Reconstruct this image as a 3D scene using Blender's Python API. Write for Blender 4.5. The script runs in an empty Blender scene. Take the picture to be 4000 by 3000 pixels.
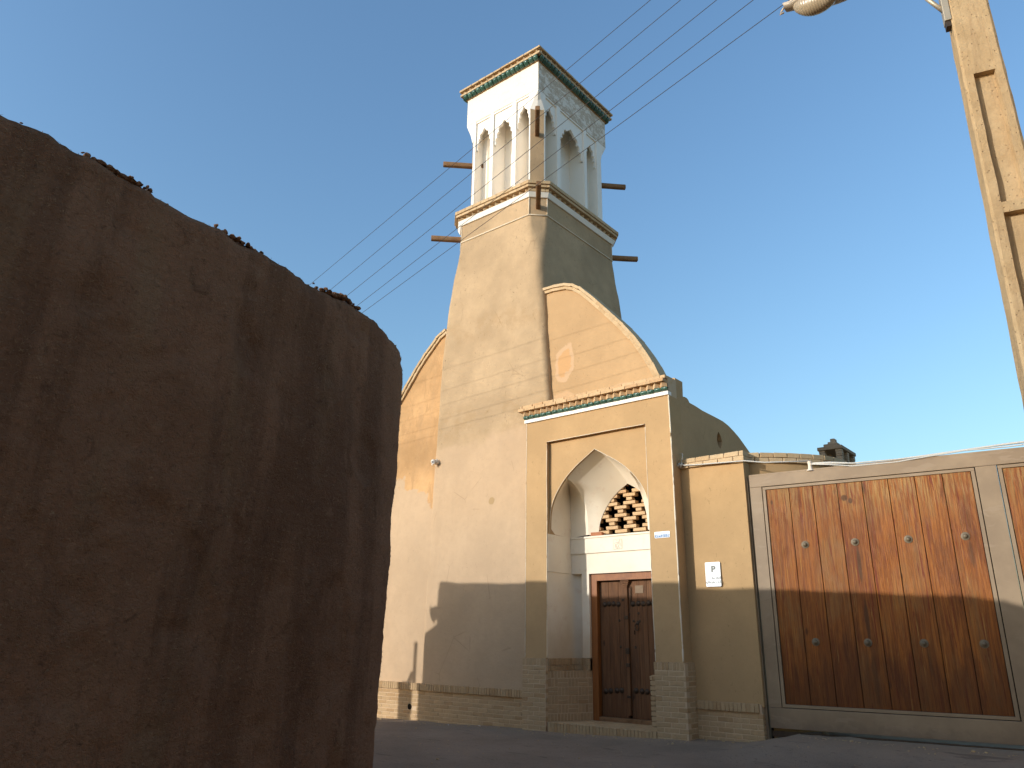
import bpy, bmesh, math, random
from mathutils import Vector, Matrix, noise, Quaternion
from mathutils.geometry import tessellate_polygon
random.seed(7)
R = math.radians
scn = bpy.context.scene
col = scn.collection

# ------------------------------------------------------------------ camera
F, PITCH, ROLL, YAW, H = 2967.5165, .3261, .0143, .6914, 1.3
FW = Vector((-math.sin(YAW)*math.cos(PITCH), math.cos(YAW)*math.cos(PITCH), math.sin(PITCH)))
_r = Vector((math.cos(YAW), math.sin(YAW), 0)); _u = _r.cross(FW)
RT = _r*math.cos(ROLL) + _u*math.sin(ROLL); UP = -_r*math.sin(ROLL) + _u*math.cos(ROLL)
C0 = Vector((0, 0, H))
cam = bpy.data.cameras.new('camera'); camo = bpy.data.objects.new('camera', cam); col.objects.link(camo)
cam.sensor_width = 36; cam.lens = F/4000*36; cam.clip_end = 3000; cam.clip_start = .05
camo.matrix_world = Matrix(((RT.x, UP.x, -FW.x, C0.x), (RT.y, UP.y, -FW.y, C0.y), (RT.z, UP.z, -FW.z, C0.z), (0, 0, 0, 1)))
scn.camera = camo
# ------------------------------------------------------------------ sky, sun, exposure
SV = Vector((-.455, -1, .262)); SUN = SV.normalized()          # towards the sun
w = bpy.data.worlds.new('World'); scn.world = w; w.use_nodes = True
nt = w.node_tree; bg = nt.nodes['Background']
sky = nt.nodes.new('ShaderNodeTexSky'); sky.sky_type = 'NISHITA'; sky.sun_disc = False
sky.sun_elevation = math.asin(SUN.z); sky.sun_rotation = math.atan2(SUN.x, SUN.y)
sky.altitude = 200; sky.air_density = 1.5; sky.dust_density = 2.0; sky.ozone_density = 4.4
nt.links.new(sky.outputs[0], bg.inputs[0]); bg.inputs[1].default_value = .15
sl = bpy.data.lights.new('sun', 'SUN'); sl.energy = 1.95; sl.angle = R(.53); sl.color = (1, .995, .975)
so = bpy.data.objects.new('sun', sl); col.objects.link(so); so.rotation_euler = SUN.to_track_quat('Z', 'Y').to_euler(); so.location = SUN*60
vs = scn.view_settings; vs.view_transform = 'Standard'; vs.look = 'None'; vs.exposure = .91; vs.gamma = 1; vs.use_curve_mapping = False
scn.cycles.max_bounces = 8; scn.cycles.diffuse_bounces = 5

# ------------------------------------------------------------------ pixel (of the 4000x3000 photo) -> ray -> plane that carries the thing
def ray(px): return FW + RT*((px[0]-2000)/F) - UP*((px[1]-1500)/F)
def aty(px, Y): r = ray(px); return C0 + r*(Y/r.y)
def atx(px, X): r = ray(px); return C0 + r*(X/r.x)
def onpl(px, p, n): r = ray(px); n = Vector(n); return C0 + r*((Vector(p)-C0).dot(n)/r.dot(n))
def vert(px, x, y): r = ray(px); return (C0 + r*(math.hypot(x, y)/math.hypot(r.x, r.y))).z
Z1 = lambda x, y: (1650+x*.6028, 100+y*.6028)
Z2 = lambda x, y: (1400+x*.5877, 1000+y*.5877)
Z3 = lambda x, y: (1950+x*.4822, 1500+y*.4822)
Z4 = lambda x, y: (1950+x*.5123, 2150+y*.5123)
Z5 = lambda x, y: (2600+x*.8439, 1600+y*.8439)
Z6 = lambda x, y: (3000+x*.9644, y*.9644)
ZQ = lambda x, y: (2600+x*.3617, 1650+y*.3617)

# ------------------------------------------------------------------ object helpers
WORLD = {}
def tag(o, label=None, cat=None, group=None, kind=None):
    if label: o['label'] = label
    if cat: o['category'] = cat
    if group: o['group'] = group
    if kind: o['kind'] = kind
    return o
def place(o, parent):
    col.objects.link(o)
    if parent is not None:
        o.parent = parent; o.matrix_parent_inverse = WORLD[parent.name].inverted()
    WORLD[o.name] = o.matrix_basis.copy()
def thing(name, loc, label, cat, group=None):
    o = bpy.data.objects.new(name, None); o.location = loc; o.empty_display_size = .2
    o.matrix_basis = Matrix.Translation(loc); place(o, None); return tag(o, label, cat, group)
class MB:
    def __init__(s): s.v = []; s.f = []
    def add(s, vs, fs):
        b = len(s.v); s.v += [tuple(p) for p in vs]; s.f += [tuple(b+i for i in f) for f in fs]; return s
    def box(s, c, d, rz=0, M=None):
        x, y, z = d[0]/2, d[1]/2, d[2]/2
        P = [Vector((i*x, j*y, k*z)) for k in (-1, 1) for j in (-1, 1) for i in (-1, 1)]
        if M is None: M = Matrix.Rotation(rz, 3, 'Z')
        P = [M @ p + Vector(c) for p in P]
        return s.add(P, [(0, 2, 3, 1), (4, 5, 7, 6), (0, 1, 5, 4), (2, 6, 7, 3), (0, 4, 6, 2), (1, 3, 7, 5)])
    def bx(s, x0, x1, y0, y1, z0, z1): return s.box(((x0+x1)/2, (y0+y1)/2, (z0+z1)/2), (x1-x0, y1-y0, z1-z0))
    def grid(s, rows, closed=False):
        n = len(rows[0]); P = [p for r in rows for p in r]; f = []
        for i in range(len(rows)-1):
            for j in range(n if closed else n-1):
                k = (j+1) % n
                f.append((i*n+j, i*n+k, (i+1)*n+k, (i+1)*n+j))
        return s.add(P, f)
    def cap(s, ring, flip=False):
        t = tessellate_polygon([[Vector(p) for p in ring]])
        return s.add(ring, [tuple(reversed(q)) if flip else tuple(q) for q in t])
    def prism(s, ring, z0, z1, ring2=None):          # ring: xy list, anticlockwise
        r2 = ring2 or ring
        a = [(p[0], p[1], z0) for p in ring]; b = [(p[0], p[1], z1) for p in r2]
        s.grid([a, b], True); s.cap(a, True); s.cap(b); return s
    def plate(s, loops, o, ux, uz, th):              # loops of (u,z); solid plate of thickness vector th
        o, ux, uz, th = Vector(o), Vector(ux), Vector(uz), Vector(th)
        A = [[o+ux*u+uz*z for u, z in L] for L in loops]
        B = [[p+th for p in L] for L in A]
        t = tessellate_polygon(A)
        fl = [p for L in A for p in L]; fb = [p for L in B for p in L]
        s.add(fl, t); s.add(fb, [tuple(reversed(q)) for q in t])
        for L, M in zip(A, B): s.grid([L, M], True)
        return s
    def tube(s, pts, r, n=8, caps=True):
        pts = [Vector(p) for p in pts]; rows = []
        for i, p in enumerate(pts):
            d = (pts[min(i+1, len(pts)-1)]-pts[max(i-1, 0)]).normalized()
            a = d.cross(Vector((0, 0, 1)));
            if a.length < 1e-3: a = d.cross(Vector((0, 1, 0)))
            a.normalize(); b = d.cross(a); rr = r[i] if isinstance(r, (list, tuple)) else r
            rows.append([p+(a*math.cos(q)+b*math.sin(q))*rr for q in [2*math.pi*k/n for k in range(n)]])
        s.grid(rows, True)
        if caps: s.cap(rows[0], True); s.cap(rows[-1])
        return s
    def ball(s, c, r, nu=8, nv=5, sc=(1, 1, 1)):
        c = Vector(c); rows = []
        for i in range(nv+1):
            a = math.pi*i/nv
            rows.append([c+Vector((math.sin(a)*math.cos(b)*sc[0], math.sin(a)*math.sin(b)*sc[1], math.cos(a)*sc[2]))*r for b in [2*math.pi*k/nu for k in range(nu)]])
        return s.grid(rows, True)
    def mesh(s, name):
        m = bpy.data.meshes.new(name); m.from_pydata(s.v, [], s.f)
        bm = bmesh.new(); bm.from_mesh(m); bmesh.ops.remove_doubles(bm, verts=bm.verts, dist=1e-5)
        bmesh.ops.dissolve_degenerate(bm, dist=1e-6, edges=bm.edges)
        bmesh.ops.recalc_face_normals(bm, faces=bm.faces); bm.to_mesh(m); bm.free(); return m
def obj(name, mb, mat, parent=None, smooth=False, bevel=0, **kw):
    m = mb.mesh(name); m.materials.append(mat); o = bpy.data.objects.new(name, m)
    if smooth:
        for p in m.polygons: p.use_smooth = True
        if smooth is not True: m.set_sharp_from_angle(angle=R(smooth))
    if bevel:
        b = o.modifiers.new('bevel', 'BEVEL'); b.width = bevel; b.segments = 2; b.limit_method = 'ANGLE'
    place(o, parent)
    return tag(o, **kw) if kw else o
BR = {}
def brick_mesh(L, D, Hh, mat, var, bev=.005):
    k = (round(L, 2), round(D, 2), round(Hh, 3), mat.name, var)
    if k in BR: return BR[k]
    rnd = random.Random(hash(k[:3])+var*77)
    bm = bmesh.new(); bmesh.ops.create_cube(bm, size=1)
    for v in bm.verts:
        v.co.x *= k[0]; v.co.y *= k[1]; v.co.z *= k[2]
        v.co += Vector((rnd.uniform(-.004, .004), rnd.uniform(-.003, .003), rnd.uniform(-.0025, .0025)))
    bmesh.ops.bevel(bm, geom=list(bm.edges)+list(bm.verts), offset=bev, segments=1, affect='EDGES')
    m = bpy.data.meshes.new('brick'); bm.to_mesh(m); bm.free(); m.materials.append(mat); BR[k] = m; return m
def brick(par, c, d, rz, mat, name='brick', tilt=None, bev=.005):
    o = bpy.data.objects.new(name, brick_mesh(d[0], d[1], d[2], mat, random.randrange(4), bev))
    M = Matrix.Translation(c) @ Matrix.Rotation(rz, 4, 'Z')
    if tilt is not None: M = Matrix.Translation(c) @ tilt.to_4x4()
    o.matrix_basis = M; place(o, par); return o
def course(par, a, b, z, inw, mat, L=.24, Hh=.063, D=.1, j=.01, off=0., jit=.0012, name='brick', skip=None):
    """bricks from a to b (xy), front faces on the line, z = bottom"""
    a, b, inw = Vector(a), Vector(b), Vector(inw).normalized(); d = (b-a); n = d.length; d.normalize(); rz = math.atan2(d.y, d.x)
    t = -off
    while t < n-1e-4:
        t0, t1 = max(t, 0), min(t+L, n); t += L+j
        if t1-t0 < .03: continue
        if skip and skip((t0+t1)/2, z): continue
        c = a+d*((t0+t1)/2)+inw*(D/2+random.uniform(-jit, jit))
        brick(par, (c.x, c.y, z+Hh/2), (t1-t0, D, Hh), rz, mat, name)

# ------------------------------------------------------------------ materials
class G:
    def __init__(s, name, rough=.9, spec=.2):
        s.m = bpy.data.materials.new(name); s.m.use_nodes = True; s.t = s.m.node_tree; s.b = s.t.nodes['Principled BSDF']
        s.b.inputs['Roughness'].default_value = rough; s.b.inputs['Specular IOR Level'].default_value = spec
        s.pos = s.n('ShaderNodeNewGeometry').outputs['Position']
    def n(s, t): return s.t.nodes.new(t)
    def l(s, a, b):
        if isinstance(a, (int, float)): b.default_value = a
        elif isinstance(a, tuple): b.default_value = a if len(a) == 4 or len(b.default_value) == 3 else (*a, 1)
        else: s.t.links.new(a, b)
    def map(s, sc, loc=(0, 0, 0), rot=(0, 0, 0), v=None):
        q = s.n('ShaderNodeMapping'); s.l(v or s.pos, q.inputs[0]); q.inputs['Scale'].default_value = sc; q.inputs['Location'].default_value = loc; q.inputs['Rotation'].default_value = rot; return q.outputs[0]
    def noise(s, scale, detail=4, rough=.55, dist=0, v=None, colr=False):
        q = s.n('ShaderNodeTexNoise'); s.l(v or s.pos, q.inputs['Vector']); q.inputs['Scale'].default_value = scale; q.inputs['Detail'].default_value = detail; q.inputs['Roughness'].default_value = rough; q.inputs['Distortion'].default_value = dist
        return q.outputs[1 if colr else 0]
    def vor(s, scale, v=None, feat='F1', out=0):
        q = s.n('ShaderNodeTexVoronoi'); q.feature = feat; s.l(v or s.pos, q.inputs['Vector']); q.inputs['Scale'].default_value = scale; return q.outputs[out]
    def step(s, f, a, b):
        q = s.n('ShaderNodeMapRange'); q.interpolation_type = 'SMOOTHSTEP'; s.l(f, q.inputs[0]); s.l(a, q.inputs[1]); s.l(b, q.inputs[2]); return q.outputs[0]
    def math(s, op, a, b=0, c=0):
        q = s.n('ShaderNodeMath'); q.operation = op; s.l(a, q.inputs[0]); s.l(b, q.inputs[1]); s.l(c, q.inputs[2]); return q.outputs[0]
    def mix(s, f, a, b, mode='MIX'):
        q = s.n('ShaderNodeMix'); q.data_type = 'RGBA'; q.blend_type = mode; s.l(f, q.inputs[0]); s.l(a, q.inputs[6]); s.l(b, q.inputs[7]); return q.outputs[2]
    def xyz(s, v=None):
        q = s.n('ShaderNodeSeparateXYZ'); s.l(v or s.pos, q.inputs[0]); return q.outputs
    def rnd(s): return s.n('ShaderNodeObjectInfo').outputs['Random']
    def ell(s, c, r, warp=.3, wsc=4):          # noisy-edged ellipse mask around a point (x,z), radii
        P = s.xyz(); a = s.math('DIVIDE', s.math('SUBTRACT', P[0], c[0]), r[0]); b = s.math('DIVIDE', s.math('SUBTRACT', P[2], c[1]), r[1])
        d = s.math('SQRT', s.math('ADD', s.math('MULTIPLY', a, a), s.math('MULTIPLY', b, b)))
        d = s.math('ADD', d, s.math('MULTIPLY', s.math('SUBTRACT', s.noise(wsc, 3), .5), warp*2)); return d
    def done(s, c, h=None, strength=.4, dist=.01, rough=None, tint=(1, .885, .765)):
        if tint: c = s.mix(1, c, tint, 'MULTIPLY')
        s.l(c, s.b.inputs['Base Color'])
        if rough is not None: s.l(rough, s.b.inputs['Roughness'])
        if h is not None:
            q = s.n('ShaderNodeBump'); q.inputs['Strength'].default_value = strength; q.inputs['Distance'].default_value = dist; s.l(h, q.inputs['Height']); s.l(q.outputs[0], s.b.inputs['Normal'])
        return s.m
def mul(c, k): return tuple(x*k for x in c)
def plaster_col(g, base, var=.14, fleck=.45, straw=True):
    c = g.mix(g.step(g.noise(.9, 5, .6), .3, .7), mul(base, 1-var), mul(base, 1+var*.55))
    c = g.mix(g.math('MULTIPLY', g.step(g.noise(7, 5, .65), .35, .75), .5), c, mul(base, .9))
    if straw:
        f1 = g.step(g.noise(26, 3, .6, 1.0, g.map((1, 1, .6))), .62, .70)
        f2 = g.step(g.noise(34, 3, .6, .8, g.map((.6, 1, 1.3), (3, 1, 7))), .64, .72)
        gap = g.step(g.noise(2.6, 3), .38, .62)
        c = g.mix(g.math('MULTIPLY', g.math('MULTIPLY', f1, gap), fleck), c, mul(base, .42))
        c = g.mix(g.math('MULTIPLY', f2, fleck*.7), c, (min(base[0]*1.35, .8), min(base[1]*1.35, .75), base[2]*1.3))
    return c
def plaster_h(g, fine=.5): return g.math('ADD', g.math('MULTIPLY', g.noise(9, 5, .6), 1.0), g.math('MULTIPLY', g.noise(70, 3, .7), fine))
TAN = (.50, .375, .235)
g = G('portal_plaster', .95, .1); c = plaster_col(g, (.465, .335, .192), .12, .45); m_portal = g.done(c, plaster_h(g, .25), .18, .012)
# tower: straw-mud coat, patchy repairs, a fresher pinkish coat low down
g = G('tower_plaster', .97, .1); P = g.xyz(); c = plaster_col(g, (.455, .36, .245), .2, .85)
lowm = g.step(g.math('ADD', P[2], g.math('MULTIPLY', g.math('SUBTRACT', g.noise(1.6, 4), .5), 1.3)), 5.45, 5.15)
c = g.mix(lowm, c, plaster_col(g, (.49, .385, .275), .08, .25))
band = g.math('MULTIPLY', g.step(g.noise(3, 5, .7), .45, .6), g.math('MULTIPLY', g.step(P[2], 5.2, 5.6), g.step(P[2], 6.3, 5.9)))
c = g.mix(g.math('MULTIPLY', band, .5), c, (.36, .27, .165))
band = g.math('MULTIPLY', g.step(g.noise(3.5, 5, .7), .42, .6), g.math('MULTIPLY', g.step(P[2], 7.5, 7.8), g.step(P[2], 8.4, 8.0)))
c = g.mix(g.math('MULTIPLY', band, .35), c, (.37, .27, .16))
d = g.ell((-9.95, 3.95), (.075, .085), .35, 9); c = g.mix(g.math('MULTIPLY', g.step(d, 1.1, .8), .8), c, (.36, .27, .15))
c = g.mix(g.math('MULTIPLY', g.step(g.noise(1.0, 3, .5, 0, g.map((4, 4, .35))), .5, .75), g.math('MULTIPLY', lowm, .18)), c, (.40, .31, .22))
crk = g.math('MULTIPLY', g.step(g.vor(1.1, g.map((1, 1, .8), v=None), 'DISTANCE_TO_EDGE'), .010, .002), g.step(g.noise(1.3, 3), .56, .64)); c = g.mix(g.math('MULTIPLY', crk, .35), c, (.24, .17, .10))
scuff = g.step(g.noise(11, 5, .7, 1.5, g.map((1, 1, 1.6))), .63, .70); c = g.mix(g.math('MULTIPLY', scuff, .35), c, (.34, .25, .155))
m_tower = g.done(c, plaster_h(g, .55), .5, .018)
# left end wall: old orange coat above, new pale coat below, ragged edge between
g = G('end_wall_plaster', .97, .1); P = g.xyz()
edge = g.math('ADD', g.math('ADD', P[2], g.math('MULTIPLY', g.math('SUBTRACT', P[0], -12.3), .55)), g.math('MULTIPLY', g.math('SUBTRACT', g.noise(2.3, 4, .55), .5), 1.4))
o1 = plaster_col(g, (.52, .345, .185), .28, .5)
o1 = g.mix(g.math('MULTIPLY', g.step(g.noise(2.2, 5, .7, 1.0, g.map((1.6, 1, .7))), .50, .64), .6), o1, (.38, .25, .135))
c = g.mix(g.step(edge, 4.42, 4.5), plaster_col(g, (.49, .385, .275), .08, .25), o1)
c = g.mix(g.math('MULTIPLY', g.step(g.noise(1.0, 3, .5, 0, g.map((5, 4, .3))), .5, .75), .16), c, (.42, .32, .22))
m_endwall = g.done(c, plaster_h(g, .5), .35, .014)
g = G('gable_plaster', .97, .1); P = g.xyz(); c = plaster_col(g, (.48, .345, .205), .12, .55)
d = g.ell((-8.33, 6.62), (.23, .38), .55, 4.2); c = g.mix(g.step(d, 1.08, .98), c, (.53, .39, .26)); c = g.mix(g.step(d, .72, .6), c, (.53, .345, .185))
d = g.ell((-8.35, 5.72), (.42, .28), .3, 3); c = g.mix(g.math('MULTIPLY', g.step(d, 1.05, .9), .8), c, (.52, .375, .24))
d = g.ell((-7.0, 5.75), (.3, .16), .3, 3); c = g.mix(g.math('MULTIPLY', g.step(d, 1.05, .9), .8), c, (.52, .375, .24))
m_gable = g.done(c, plaster_h(g, .4), .3, .012)
g = G('yard_plaster', .96, .1); c = plaster_col(g, (.46, .33, .185), .12, .5)
P = g.xyz(); c = g.mix(g.math('MULTIPLY', g.step(g.noise(2.5, 5, .65), .5, .68), g.math('MULTIPLY', g.step(P[2], 3.75, 4.05), .4)), c, (.40, .26, .13)); m_yard = g.done(c, plaster_h(g, .3), .22, .012)
# white gypsum
g = G('white_gypsum', .85, .2); c = g.mix(g.step(g.noise(1.8, 5, .6), .3, .75), (.89, .875, .84), (.92, .91, .885)); m_white = g.done(c, plaster_h(g, .2), .1, .008, tint=(1, .945, .87))
g = G('alcove_gypsum', .85, .2); P = g.xyz(); c = g.mix(g.step(g.noise(1.6, 5, .6), .3, .75), (.78, .72, .62), (.83, .79, .71))
dirt = g.math('MULTIPLY', g.step(g.math('ADD', P[2], g.math('MULTIPLY', g.noise(3, 4), .7)), 2.5, 1.2), .7)
c = g.mix(dirt, c, (.55, .42, .27)); c = g.mix(g.math('MULTIPLY', g.step(g.noise(5, 5, .65), .56, .7), .25), c, (.62, .45, .33)); m_alcove = g.done(c, plaster_h(g, .2), .1, .008, tint=(1, .925, .82))
# upper band of the tower: flaking white over mud; weather side is worn far more
g = G('flaking_gypsum', .9, .15); nrm = g.xyz(g.n('ShaderNodeNewGeometry').outputs['Normal'])
worn = g.step(nrm[0], .4, .8)
f = g.noise(5.5, 7, .72, .6, g.map((1, 1, 1.5))); k1 = g.step(f, .57, .66); k2 = g.step(f, .43, .53)
c = g.mix(g.math('MULTIPLY', k1, .22), (.80, .75, .66), (.60, .49, .38)); c2 = g.mix(k2, (.80, .77, .72), (.52, .44, .35))
c2 = g.mix(g.math('MULTIPLY', g.step(g.noise(24, 4, .7), .5, .6), .6), c2, (.74, .71, .66))
m_flake = g.done(g.mix(worn, c, c2), g.math('MULTIPLY', f, 1), .35, .03, tint=(1, .945, .87))
g = G('bead_gypsum', .9, .1); m_bead = g.done(g.mix(g.noise(4, 4), (.66, .58, .46), (.78, .71, .60)), g.noise(50, 3), .2, .004, tint=(1, .95, .86))
# bricks: one tone per brick from the object's random number
def brick_mat(name, c1, c2, c3=None):
    g = G(name, .92, .15); r = g.rnd(); c = g.mix(r, c1, c2)
    if c3: c = g.mix(g.step(g.math('FRACT', g.math('MULTIPLY', r, 7.31)), .7, .95), c, c3)
    c = g.mix(g.math('MULTIPLY', g.step(g.noise(22, 5, .7), .4, .75), .35), c, mul(c1, .6))
    c = g.mix(g.math('MULTIPLY', g.step(g.noise(9, 4, .6, 0, g.map((1, 1, 1), (9, 2, 4))), .55, .75), .3), c, mul(c2, 1.25))
    return g.done(c, g.math('ADD', g.noise(30, 4, .7), g.math('MULTIPLY', g.noise(120, 2, .7), .5)), .4, .006)
m_brick = brick_mat('buff_brick', (.43, .325, .20), (.48, .365, .23), (.40, .285, .165))
m_brickt = brick_mat('tower_brick', (.52, .415, .27), (.57, .465, .32), (.49, .375, .235))
m_brickl = brick_mat('lattice_brick', (.55, .41, .255), (.60, .46, .30), (.51, .36, .22))
m_brickg = brick_mat('grey_brick', (.36, .30, .235), (.43, .36, .285), (.30, .245, .19))
m_brickr = brick_mat('red_brick', (.44, .20, .12), (.46, .22, .13))
g = G('mortar', .95, .1); m_mortar = g.done(g.mix(g.noise(12, 5, .6), (.50, .40, .285), (.60, .49, .36)), g.noise(60, 4, .7), .5, .006)
g = G('green_glaze', .22, .5); r = g.rnd(); c = g.mix(r, (.035, .095, .068), (.07, .155, .115)); c = g.mix(g.step(g.noise(25, 4), .55, .75), c, (.20, .27, .21)); m_green = g.done(c, g.noise(40, 3), .15, .004, tint=None)
# wood
def wood(name, a, b, dk, pale, sc=1, rough=.6, spec=.3, axis='z', palef=.4):
    g = G(name, rough, spec); r = g.rnd(); off = g.n('ShaderNodeCombineXYZ'); g.l(g.math('MULTIPLY', r, 37), off.inputs[0]); g.l(g.math('MULTIPLY', r, 11), off.inputs[2])
    v = g.n('ShaderNodeVectorMath'); v.operation = 'ADD'; g.l(g.pos, v.inputs[0]); g.l(off.outputs[0], v.inputs[1]); v = v.outputs[0]
    st = (24*sc, 24*sc, .8*sc) if axis == 'z' else (3*sc, 3*sc, 14*sc)
    gr = g.noise(1.6, 8, .62, .9, g.map(st, v=v)); fine = g.noise(5, 5, .7, .3, g.map((st[0]*1.6, st[1]*1.6, st[2]*1.0), v=v)); big = g.noise(1.4, 5, .65, .4, g.map((1.8, 1.8, .55), v=v))
    c = g.mix(g.step(gr, .32, .68), a, b); c = g.mix(g.math('MULTIPLY', g.step(fine, .54, .68), .75), c, dk)
    c = g.mix(g.math('MULTIPLY', g.step(g.math('ADD', g.math('MULTIPLY', big, .7), g.math('MULTIPLY', fine, .45)), .57, .72), palef), c, pale)
    c = g.mix(g.math('MULTIPLY', g.step(big, .5, .3), .45), c, dk)
    kn = g.vor(1.5, g.map((2.2, 2.2, .8), v=v)); c = g.mix(g.math('MULTIPLY', g.step(kn, .09, .03), .7), c, mul(dk, .5))
    return g, c, g.math('ADD', gr, g.math('MULTIPLY', fine, .8))
g, c, h = wood('gate_wood', (.185, .054, .012), (.385, .14, .032), (.065, .017, .007), (.30, .185, .115), sc=1.0, palef=.5)
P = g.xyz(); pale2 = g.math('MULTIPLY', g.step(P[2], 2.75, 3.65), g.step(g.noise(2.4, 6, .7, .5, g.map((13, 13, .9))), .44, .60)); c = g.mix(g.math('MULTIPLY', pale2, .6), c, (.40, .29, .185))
red = g.step(g.noise(1.7, 6, .65, .8, g.map((16, 16, .6), (3, 3, 3))), .56, .64); c = g.mix(g.math('MULTIPLY', red, .9), c, (.17, .030, .010))
lite = g.step(g.noise(2.2, 6, .7, .6, g.map((22, 22, .55), (8, 1, 5))), .61, .66); c = g.mix(g.math('MULTIPLY', lite, .7), c, (.50, .29, .12))
c = g.mix(g.math('MULTIPLY', g.rnd(), .5), c, g.mix(.5, c, (.08, .022, .008)))
c = g.mix(g.math('MULTIPLY', g.step(g.math('ADD', P[2], g.math('MULTIPLY', g.math('SUBTRACT', g.noise(2.2, 5, .65, .4, g.map((5, 5, .5))), .5), 2.2)), 1.5, .7), .6), c, (.075, .025, .012))  # base stain, also put in to deepen the shade on the lower planks
for cx, cz, rx, rz_, k in ((-3.235, 2.42, .030, .30, .75), (-3.23, 1.62, .035, .32, .7), (-3.22, .9, .04, .42, .6), (-1.83, 2.5, .03, .2, .5), (-3.33, 3.38, .05, .05, .8), (-3.25, 3.33, .035, .045, .8), (-3.05, 3.5, .03, .1, .6), (-4.38, 3.4, .02, .04, .8), (-2.52, 1.15, .025, .25, .5)):
    d = g.ell((cx, cz), (rx, rz_), .35, 7); c = g.mix(g.math('MULTIPLY', g.step(d, 1.1, .6), k), c, (.075, .035, .02))
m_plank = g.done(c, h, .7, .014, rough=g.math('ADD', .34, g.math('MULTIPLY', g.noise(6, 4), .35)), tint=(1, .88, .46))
g, c, h = wood('door_wood', (.11, .055, .027), (.185, .092, .042), (.042, .023, .014), (.25, .165, .10), palef=.25, rough=.75); m_door = g.done(c, h, .6, .012)
g, c, h = wood('frame_wood', (.24, .09, .026), (.31, .125, .036), (.13, .045, .015), (.42, .24, .1), palef=.2, rough=.5); m_frame = g.done(c, h, .2, .006)
g, c, h = wood('beam_wood', (.21, .125, .065), (.30, .185, .10), (.10, .058, .032), (.40, .30, .2), axis='h', rough=.85, palef=.3); m_beam = g.done(c, h, .6, .012)
g = G('gate_paint', .55, .35); P = g.xyz(); c = g.mix(g.step(g.noise(1.7, 5, .6), .35, .7), (.235, .18, .122), (.30, .235, .16)); c = g.mix(g.math('MULTIPLY', g.step(g.noise(2.6, 4, .6, .7, g.map((.6, .6, 2.2))), .57, .62), .55), c, (.30, .24, .175))
c = g.mix(g.math('MULTIPLY', g.step(g.math('ADD', P[2], g.math('MULTIPLY', g.noise(7, 5, .7), .35)), .55, .33), .5), c, (.14, .105, .08)); c = g.mix(g.step(g.noise(9, 6, .75), .70, .75), c, (.12, .065, .035)); m_steel = g.done(c, g.noise(30, 4, .6), .08, .004)
g = G('iron', .55, .4); g.b.inputs['Metallic'].default_value = .6; m_iron = g.done(g.mix(g.noise(25, 4), (.035, .03, .027), (.10, .075, .055)), g.noise(60, 3), .3, .003)
g = G('stud_iron', .6, .4); g.b.inputs['Metallic'].default_value = .3; m_stud = g.done(g.mix(g.noise(30, 4), (.10, .085, .06), (.24, .20, .14)), g.noise(60, 3), .3, .003)
g = G('dull_tin', .7, .3); m_dull = g.done(g.mix(g.noise(14, 4), (.16, .115, .075), (.25, .19, .13)))
g = G('dark_void', 1, 0); m_void = g.done((.02, .017, .014))  # near-black colour stands in for the shade inside holes and gaps
g = G('white_plastic', .5, .4); m_plastic = g.done((.72, .68, .62))
g = G('sign_white', .4, .5); m_sign = g.done(g.mix(g.noise(8, 4), (.80, .79, .77), (.84, .83, .81)), tint=None)
g = G('sign_grey', .6, .3); m_sgrey = g.done((.20, .20, .17), tint=None)
g = G('sign_blue', .5, .4); m_blue = g.done((.10, .20, .36), tint=None)
g = G('lens_black', .1, .5); m_lens = g.done((.01, .01, .01))
g = G('rope_white', .9, .1); m_rope = g.done(g.mix(g.noise(70, 3), (.42, .39, .34), (.66, .63, .57)), g.noise(150, 3), .5, .004, tint=None)
g = G('wire', .6, .3); m_wire = g.done((.05, .045, .042))
g = G('carved', .9, .1); m_carve = g.done((.50, .47, .41))
g = G('concrete', .93, .15); P = g.xyz(); c = g.mix(g.step(g.noise(3, 6, .65), .3, .7), (.40, .30, .175), (.50, .395, .25)); c = g.mix(g.math('MULTIPLY', g.step(g.noise(16, 5, .7), .55, .7), .4), c, (.33, .24, .14)); c = g.mix(g.math('MULTIPLY', g.step(g.vor(26), .16, .08), .6), c, (.22, .15, .09)); c = g.mix(g.math('MULTIPLY', g.step(g.noise(1.6, 5, .65, .5, g.map((7, 7, .5))), .52, .66), .45), c, (.31, .23, .145))
m_conc = g.done(c, g.math('ADD', g.noise(18, 6, .7), g.math('MULTIPLY', g.step(g.vor(26), .2, .05), -.4)), .8, .016)
g = G('galvanised', .5, .4); g.b.inputs['Metallic'].default_value = .5; m_galv = g.done(g.mix(g.noise(8, 4), (.36, .34, .28), (.47, .44, .37)), g.noise(50, 3), .1, .003)
g = G('lamp_housing', .5, .4); m_house = g.done(g.mix(g.noise(9, 5), (.42, .38, .32), (.52, .48, .41)))
g = G('lamp_glass', .25, .5); P = g.xyz(); c = g.mix(g.step(g.noise(9, 5, .6), .4, .7), (.33, .28, .20), (.42, .37, .28)); wv = g.math('SINE', g.math('MULTIPLY', P[0], 260)); m_glass = g.done(c, g.math('MULTIPLY', wv, .5), .3, .006)
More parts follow.
